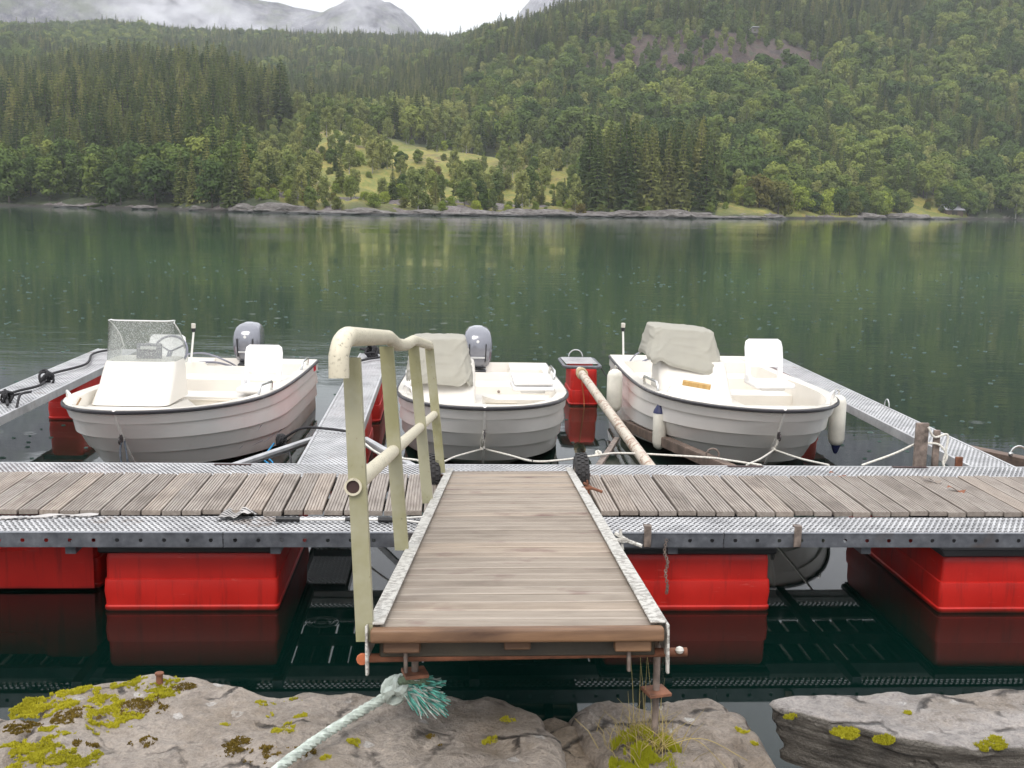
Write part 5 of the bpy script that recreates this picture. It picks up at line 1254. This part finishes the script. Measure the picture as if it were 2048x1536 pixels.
tC = rock('slate_slab', 'thick layered slate slab jutting out at lower right', [(1.13, 3.70), (1.22, 3.73), (1.31, 3.72), (1.51, 3.74), (1.78, 3.73), (2.15, 3.76), (2.6, 3.7), (2.6, 3.2), (2.16, 3.20), (1.92, 3.31), (1.73, 3.32), (1.54, 3.37), (1.35, 3.50), (1.20, 3.60)], .82, ROCKC, seed=7, amp=.015, edge=.02, tilt=(.0, .02), slope_out=-.05, thick=.17, rough=.014)
rock('shore_rock', 'dark rock below the slate slab in the lower right corner', [(1.35, 3.25), (1.8, 3.2), (2.5, 3.15), (2.8, 2.6), (2.4, 2.0), (1.5, 2.2), (1.2, 2.8)], .60, ROCKB, seed=8, amp=.05, edge=.06)
rock('shore_rock', 'small wet stone in the gap right of the lichen boulder', [(1.08, 3.2), (1.06, 3.5), (1.12, 3.58), (1.2, 3.5), (1.25, 3.2), (1.2, 2.8), (1.08, 2.8)], .58, ROCKB, seed=11, amp=.03, edge=.08)
# moss cushions and grass
def moss(name, spots, top, mat, n=900, seed=0, hgt=.007):
    rg = random.Random(seed); m = MB()
    for (x, y, r_) in spots:
        r_ *= 1.35; cnt = int(n * (r_ / .04) ** 2) + 20
        for _ in range(cnt):
            a = rg.uniform(0, 6.28); q = r_ * math.sqrt(rg.random()); px, py = x + q * math.cos(a) * 1.25, y + q * math.sin(a)
            if fbm(px * 16, py * 16, seed + x, 4) + .5 * fbm(px * 60, py * 60, seed, 2) < -.02 + .45 * (q / r_ - .55): continue
            z = top(px, py) - .002; h = hgt * rg.uniform(.5, 1.3); s_ = rg.uniform(.0025, .005); b = rg.uniform(0, 6.28); dx, dy = math.cos(b) * s_, math.sin(b) * s_
            tip = Vector((px + rg.uniform(-1, 1) * s_ * 1.5, py + rg.uniform(-1, 1) * s_ * 1.5, z + h)); m.add([(px - dx, py - dy, z), (px + dx, py + dy, z), tip, (px + dy, py - dx, z), (px - dy, py + dx, z)], [(0, 1, 2), (3, 4, 2)])
    o = part(name, m, mat, None, auto=None); o['kind'] = 'stuff'; return o
MOSS = leaf_mat('yellow_moss', [(0, (.36, .34, .03)), (1, (.50, .46, .05))], .25); MOSSB = leaf_mat('brown_moss', [(0, (.16, .11, .03)), (1, (.22, .16, .04))], .2); MOSSG = leaf_mat('green_yellow_moss', [(0, (.36, .38, .03)), (1, (.55, .52, .05))], .3)
MA = [(-1.32, 3.72, 0.073), (-1.26, 3.82, 0.05), (-1.07, 3.62, 0.057), (-1.22, 3.5, 0.038), (-1.28, 3.4, 0.05), (-1.15, 3.73, 0.049), (-1.08, 3.87, 0.044), (-0.96, 3.89, 0.031), (-0.97, 3.79, 0.043), (-1.08, 3.57, 0.04), (-1.19, 3.32, 0.072), (-1.09, 3.33, 0.043), (-0.61, 3.72, 0.029), (-0.59, 3.65, 0.021), (-0.46, 3.62, 0.017), (-0.5, 3.52, 0.028), (-0.71, 3.58, 0.012), (-0.27, 3.43, 0.016), (-0.36, 3.32, 0.014), (-0.74, 3.31, 0.016), (0.22, 3.59, 0.014), (0.16, 3.47, 0.017), (-.51, 3.78, .02)]
moss('yellow_moss', MA, tA, MOSS, 1500, 3); moss('brown_moss', [(-.94, 3.48, .03), (-1.09, 3.42, .03), (-.65, 3.42, .04), (-.44, 3.37, .03), (-1.0, 3.7, .05), (-1.2, 3.62, .05), (-.9, 3.83, .03), (-.02, 3.46, .02), (-.55, 3.35, .035), (-1.33, 3.55, .04)], tA, MOSSB, 900, 5, .006)
moss('yellow_moss', [(1.17, 3.57, .016), (1.31, 3.45, .03), (1.42, 3.40, .02), (1.75, 3.35, .03), (1.58, 3.58, .012), (1.78, 3.39, .014), (1.95, 3.33, .02)], tC, MOSS, 1500, 8)
moss('yellow_moss', [(.985, 3.5, .014), (1.0, 3.43, .012)], tB, MOSS, 1500, 9)
def tG(x, y): return .785 + .05 * max(0, 1 - ((x - .64) ** 2 + (y - 3.40) ** 2) / .012)
moss('moss_tuft', [(.65, 3.40, .065), (.62, 3.30, .06), (.70, 3.28, .05)], tG, MOSSG, 1800, 12, .024)
m = MB(); rg = random.Random(21)
for i in range(150):
    x = .64 + rg.gauss(0, .055); y = 3.40 + rg.gauss(0, .05); h = rg.uniform(.04, .11) if i > 7 else rg.uniform(.18, .34); a = rg.uniform(0, 6.28); ln = rg.uniform(.2, 1.1) if i > 7 else .10
    p0 = Vector((x, y, .80)); dv = Vector((math.cos(a) * ln * h, math.sin(a) * ln * h, h)); p1 = p0 + dv * .5 + Vector((0, 0, h * .1)); p2 = p0 + dv + Vector((math.cos(a), math.sin(a), 0)) * h * .15 * (i > 12)
    m.tube([p0, p1, p2], [.0014, .0011, .0004], 3, cap=False)
for a in ((.95, 3.30, .0), (.88, 3.22, .02)):
    m.tube(smooth_path([(.66, 3.36, .80), ((.66 + a[0]) / 2, (3.36 + a[1]) / 2, .86 + a[2]), (a[0], a[1], .80)]), .0013, 3)
g_ = part('dry_grass', m, m_simple('straw_grass', (.42, .33, .13), .8, 0, .3, 8, 0), None, auto=None); g_['kind'] = 'stuff'
# thick rope with frayed teal end
t = thing('frayed_rope', 'thick pale twisted rope with frayed teal end knotted below left rod', 'rope', (0, 0, 0))
m = MB(); pa = [(-.56, 3.0, .845), (-.44, 3.26, .850), (-.33, 3.44, .856), (-.24, 3.55, .870), (-.17, 3.58, .900)]; twist(m, pa, .017, .075); part('laid_rope', m, ROPEP, t)
m = MB(); knot(m, (-.15, 3.56, .925), .036, .017, 4, 31); knot(m, (-.125, 3.53, .95), .028, .015, 3, 33); part('knot', m, ROPEP, t)
m = MB(); twist(m, [(-.14, 3.54, .955), (-.12, 3.50, .985), (-.085, 3.47, 1.0), (-.05, 3.47, .99), (-.06, 3.50, .965)], .015, .05); part('green_loop', m, ROPEG, t)
m = MB(); rg = random.Random(77)
for i in range(300):
    e = Vector((-.03 + rg.uniform(-.04, .045), 3.46 + rg.uniform(-.03, .05), .955 + rg.uniform(-.075, .055))) if i < 200 else Vector((-.03 + rg.uniform(-.06, .06), 3.50 + rg.uniform(-.03, .03), .885 + rg.uniform(-.02, .05)))
    s_ = Vector((-.125 + rg.uniform(-.012, .012), 3.53 + rg.uniform(-.01, .01), .945 + rg.uniform(-.012, .012))); md = s_.lerp(e, .5) + Vector((rg.uniform(-.01, .01), rg.uniform(-.01, .01), rg.uniform(.0, .022)))
    m.tube(smooth_path([s_, md, e], 3), [.0030] * 6 + [.0018], 3, cap=False)
for k in range(len(m.f)): m.mi[k] = 1 if (k // 18) % 3 == 0 else 0
part('frayed_end', m, [ROPET, ROPEP], t, auto=None)
# anchor stub on the slab
m = MB(); m.lathe([(.012, -.02), (.012, .02), (.016, .022), (.016, .028), (.01, .03)], (0, 0, 0), 8); tag(part('bolt_stub', m, RUST, None, (-.985, 3.87, tA(-.985, 3.87) + .01)), 'rusty bolt stub set in the mossy slab', 'bolt')

# ---------------------------------------------------------------- rain on the lake
m = MB(); rg = random.Random(5)
for i in range(1000):
    y = 8.5 + 38 * rg.random() ** 1.7; x = rg.uniform(-.42, .52) * y; r_ = rg.uniform(.009, .026) * (1 + y / 55); h = .004 + .0003 * y; n = 9; v = []
    for k in range(n):
        a = 6.2832 * k / n; c, s = math.cos(a), math.sin(a)
        v += [(x + c * r_ * 1.25, y + s * r_ * 1.25, .0006), (x + c * r_, y + s * r_, h), (x + c * r_ * .75, y + s * r_ * .75, .0006)]
    m.add(v, [q for k in range(n) for q in ((3 * k, 3 * ((k + 1) % n), 3 * ((k + 1) % n) + 1, 3 * k + 1), (3 * k + 1, 3 * ((k + 1) % n) + 1, 3 * ((k + 1) % n) + 2, 3 * k + 2))], True)
t = NT('rain_drop_water'); t.pbr((.04, .075, .06), .10, 0, None, ior=1.33); o = link('raindrop_splashes', m.mesh('raindrop_splashes', t.m)); o['kind'] = 'stuff'

# ---------------------------------------------------------------- far shore details
t = thing('boathouse', 'small dark boathouse with pale roof at the far right shore', 'boathouse', (144.7, 326, .3), (0, 0, .1))
m = MB(); m.box((0, 0, 1.2), (5.2, 4, 2.4)); m.add([(-2.6, -2, 2.4), (-2.6, 2, 2.4), (-2.6, 0, 3.7), (2.6, -2, 2.4), (2.6, 2, 2.4), (2.6, 0, 3.7)], [(0, 1, 2), (3, 5, 4)]); part('wall', m, m_simple('dark_boards', (.10, .07, .055), .9), t)
for s_ in (-1, 1):
    m = MB(); m.add([(-3, s_ * 2.3, 2.25), (3, s_ * 2.3, 2.25), (3, 0, 3.85), (-3, 0, 3.85), (-3, s_ * 2.3, 2.37), (3, s_ * 2.3, 2.37), (3, 0, 3.97), (-3, 0, 3.97)], [(0, 1, 2, 3), (7, 6, 5, 4), (0, 4, 5, 1), (1, 5, 6, 2), (3, 2, 6, 7), (0, 3, 7, 4)]); part('roof', m, m_simple('pale_metal_roof', (.34, .33, .36), .5), t)
m = MB(); m.box((0, -2.03, 1.0), (1.6, .08, 1.9)); part('door', m, m_simple('black_door', (.03, .025, .02), .8), t)
t = thing('hill_cabin', 'tiny grey roofed cabin high on the brown cliff', 'cabin', (133, 510, ground(133, 510) + .5), (0, 0, .2))
m = MB(); m.box((0, 0, 1.4), (3.6, 3, 2.2)); part('wall', m, m_simple('grey_boards', (.22, .2, .19), .9), t)
m = MB(); m.box((0, -.3, 2.5), (4.2, 3.8, .25), rot=Matrix.Rotation(-.2, 3, 'X')); part('roof', m, m_simple('grey_roof', (.42, .43, .46), .6), t)
m = MB(); bm_ = bmesh.new(); bmesh.ops.create_icosphere(bm_, subdivisions=2, radius=.45); m.add([q.co.copy() for q in bm_.verts], [[q.index for q in f.verts] for f in bm_.faces], True); m.tube([(0, 0, .4), (0, 0, .62)], .06, 6); tag(part('red_buoy', m, m_simple('buoy_red', (.6, .04, .03), .5), None, (163, 350, .15)), 'small red buoy floating near the boathouse', 'buoy')
def lump(x, y, sx, sy, sz, seed, lab):
    m = MB(); bm_ = bmesh.new(); bmesh.ops.create_icosphere(bm_, subdivisions=4, radius=1)
    for q in bm_.verts:
        k = 1 + .28 * fbm(q.co.x * 1.3, q.co.y * 1.3, q.co.z * 2 + seed, 5) + .1 * abs(fbm(q.co.x * 4, q.co.y * 4, q.co.z * 9 + seed, 4)); q.co = Vector((q.co.x * sx * k, q.co.y * sy * k, q.co.z * sz * k))
    m.add([q.co.copy() for q in bm_.verts], [[q.index for q in f.verts] for f in bm_.faces], False); bm_.free()
    tag(part('bedrock_outcrop', m, SHR, None, (x, y, 0), (0, 0, rng.uniform(-.3, .3)), auto=R(35)), lab, 'rock', 'bedrock outcrops along the far shore')
t = NT('far_shore_bedrock'); v = t.obj((1, 1, 2.2), world=True); n = t.noise(v, .7, 9, .72)
c = t.ramp(n, [(.3, (.04, .035, .033)), (.5, (.13, .115, .105)), (.7, (.27, .25, .24))]); gm = t.n('ShaderNodeNewGeometry'); sx = t.n('ShaderNodeSeparateXYZ'); t.l(gm.outputs['Position'], sx.inputs[0])
c = t.mix(t.rng(sx.outputs['Z'], .45, .2), c, (.02, .02, .02)); t.pbr(c, .7, 0, t.bump(n, 1, .4)); SHR = t.m
k = 0
for u, w_ in ((-.315, 3), (-.255, 2.5), (-.21, 2), (-.17, 3.5), (-.14, 5), (-.115, 4), (-.09, 5.5), (-.07, 4), (-.045, 6), (-.02, 4), (.0, 5), (.02, 5), (.042, 4), (.065, 5), (.085, 4.5), (.11, 6), (.135, 4.5), (.16, 6), (.19, 5), (.215, 6.5), (.24, 6), (.262, 5), (.285, 3), (.37, 4), (.405, 5), (.43, 6)):
    s0 = shore_Y(u) + 1.5 + rng.uniform(-.8, 1.4); z_ = rng.uniform(.35, 1.7)
    lump(u * s0, s0, w_ * rng.uniform(.8, 1.3), w_ * .5, z_, k * 1.7, 'low grey bedrock outcrop at the far waterline ' + ('left of the meadow' if u < -.16 else 'below the yellow meadow' if u < .12 else 'under the dark stand' if u < .27 else 'near the boathouse')); k += 1

# ---------------------------------------------------------------- thin rain haze
hm = MB(); hm.box((40, 590, 132), (1960, 1320, 300)) 
t = NT('rain_haze'); t.t.nodes.clear(); o_ = t.n('ShaderNodeOutputMaterial'); pv = t.n('ShaderNodeVolumePrincipled')
pv.inputs['Color'].default_value = (.93, .96, 1, 1); pv.inputs['Density'].default_value = .00021; t.l(pv.outputs[0], o_.inputs['Volume'])
hz = link('haze', hm.mesh('haze', t.m)); hz['kind'] = 'stuff'
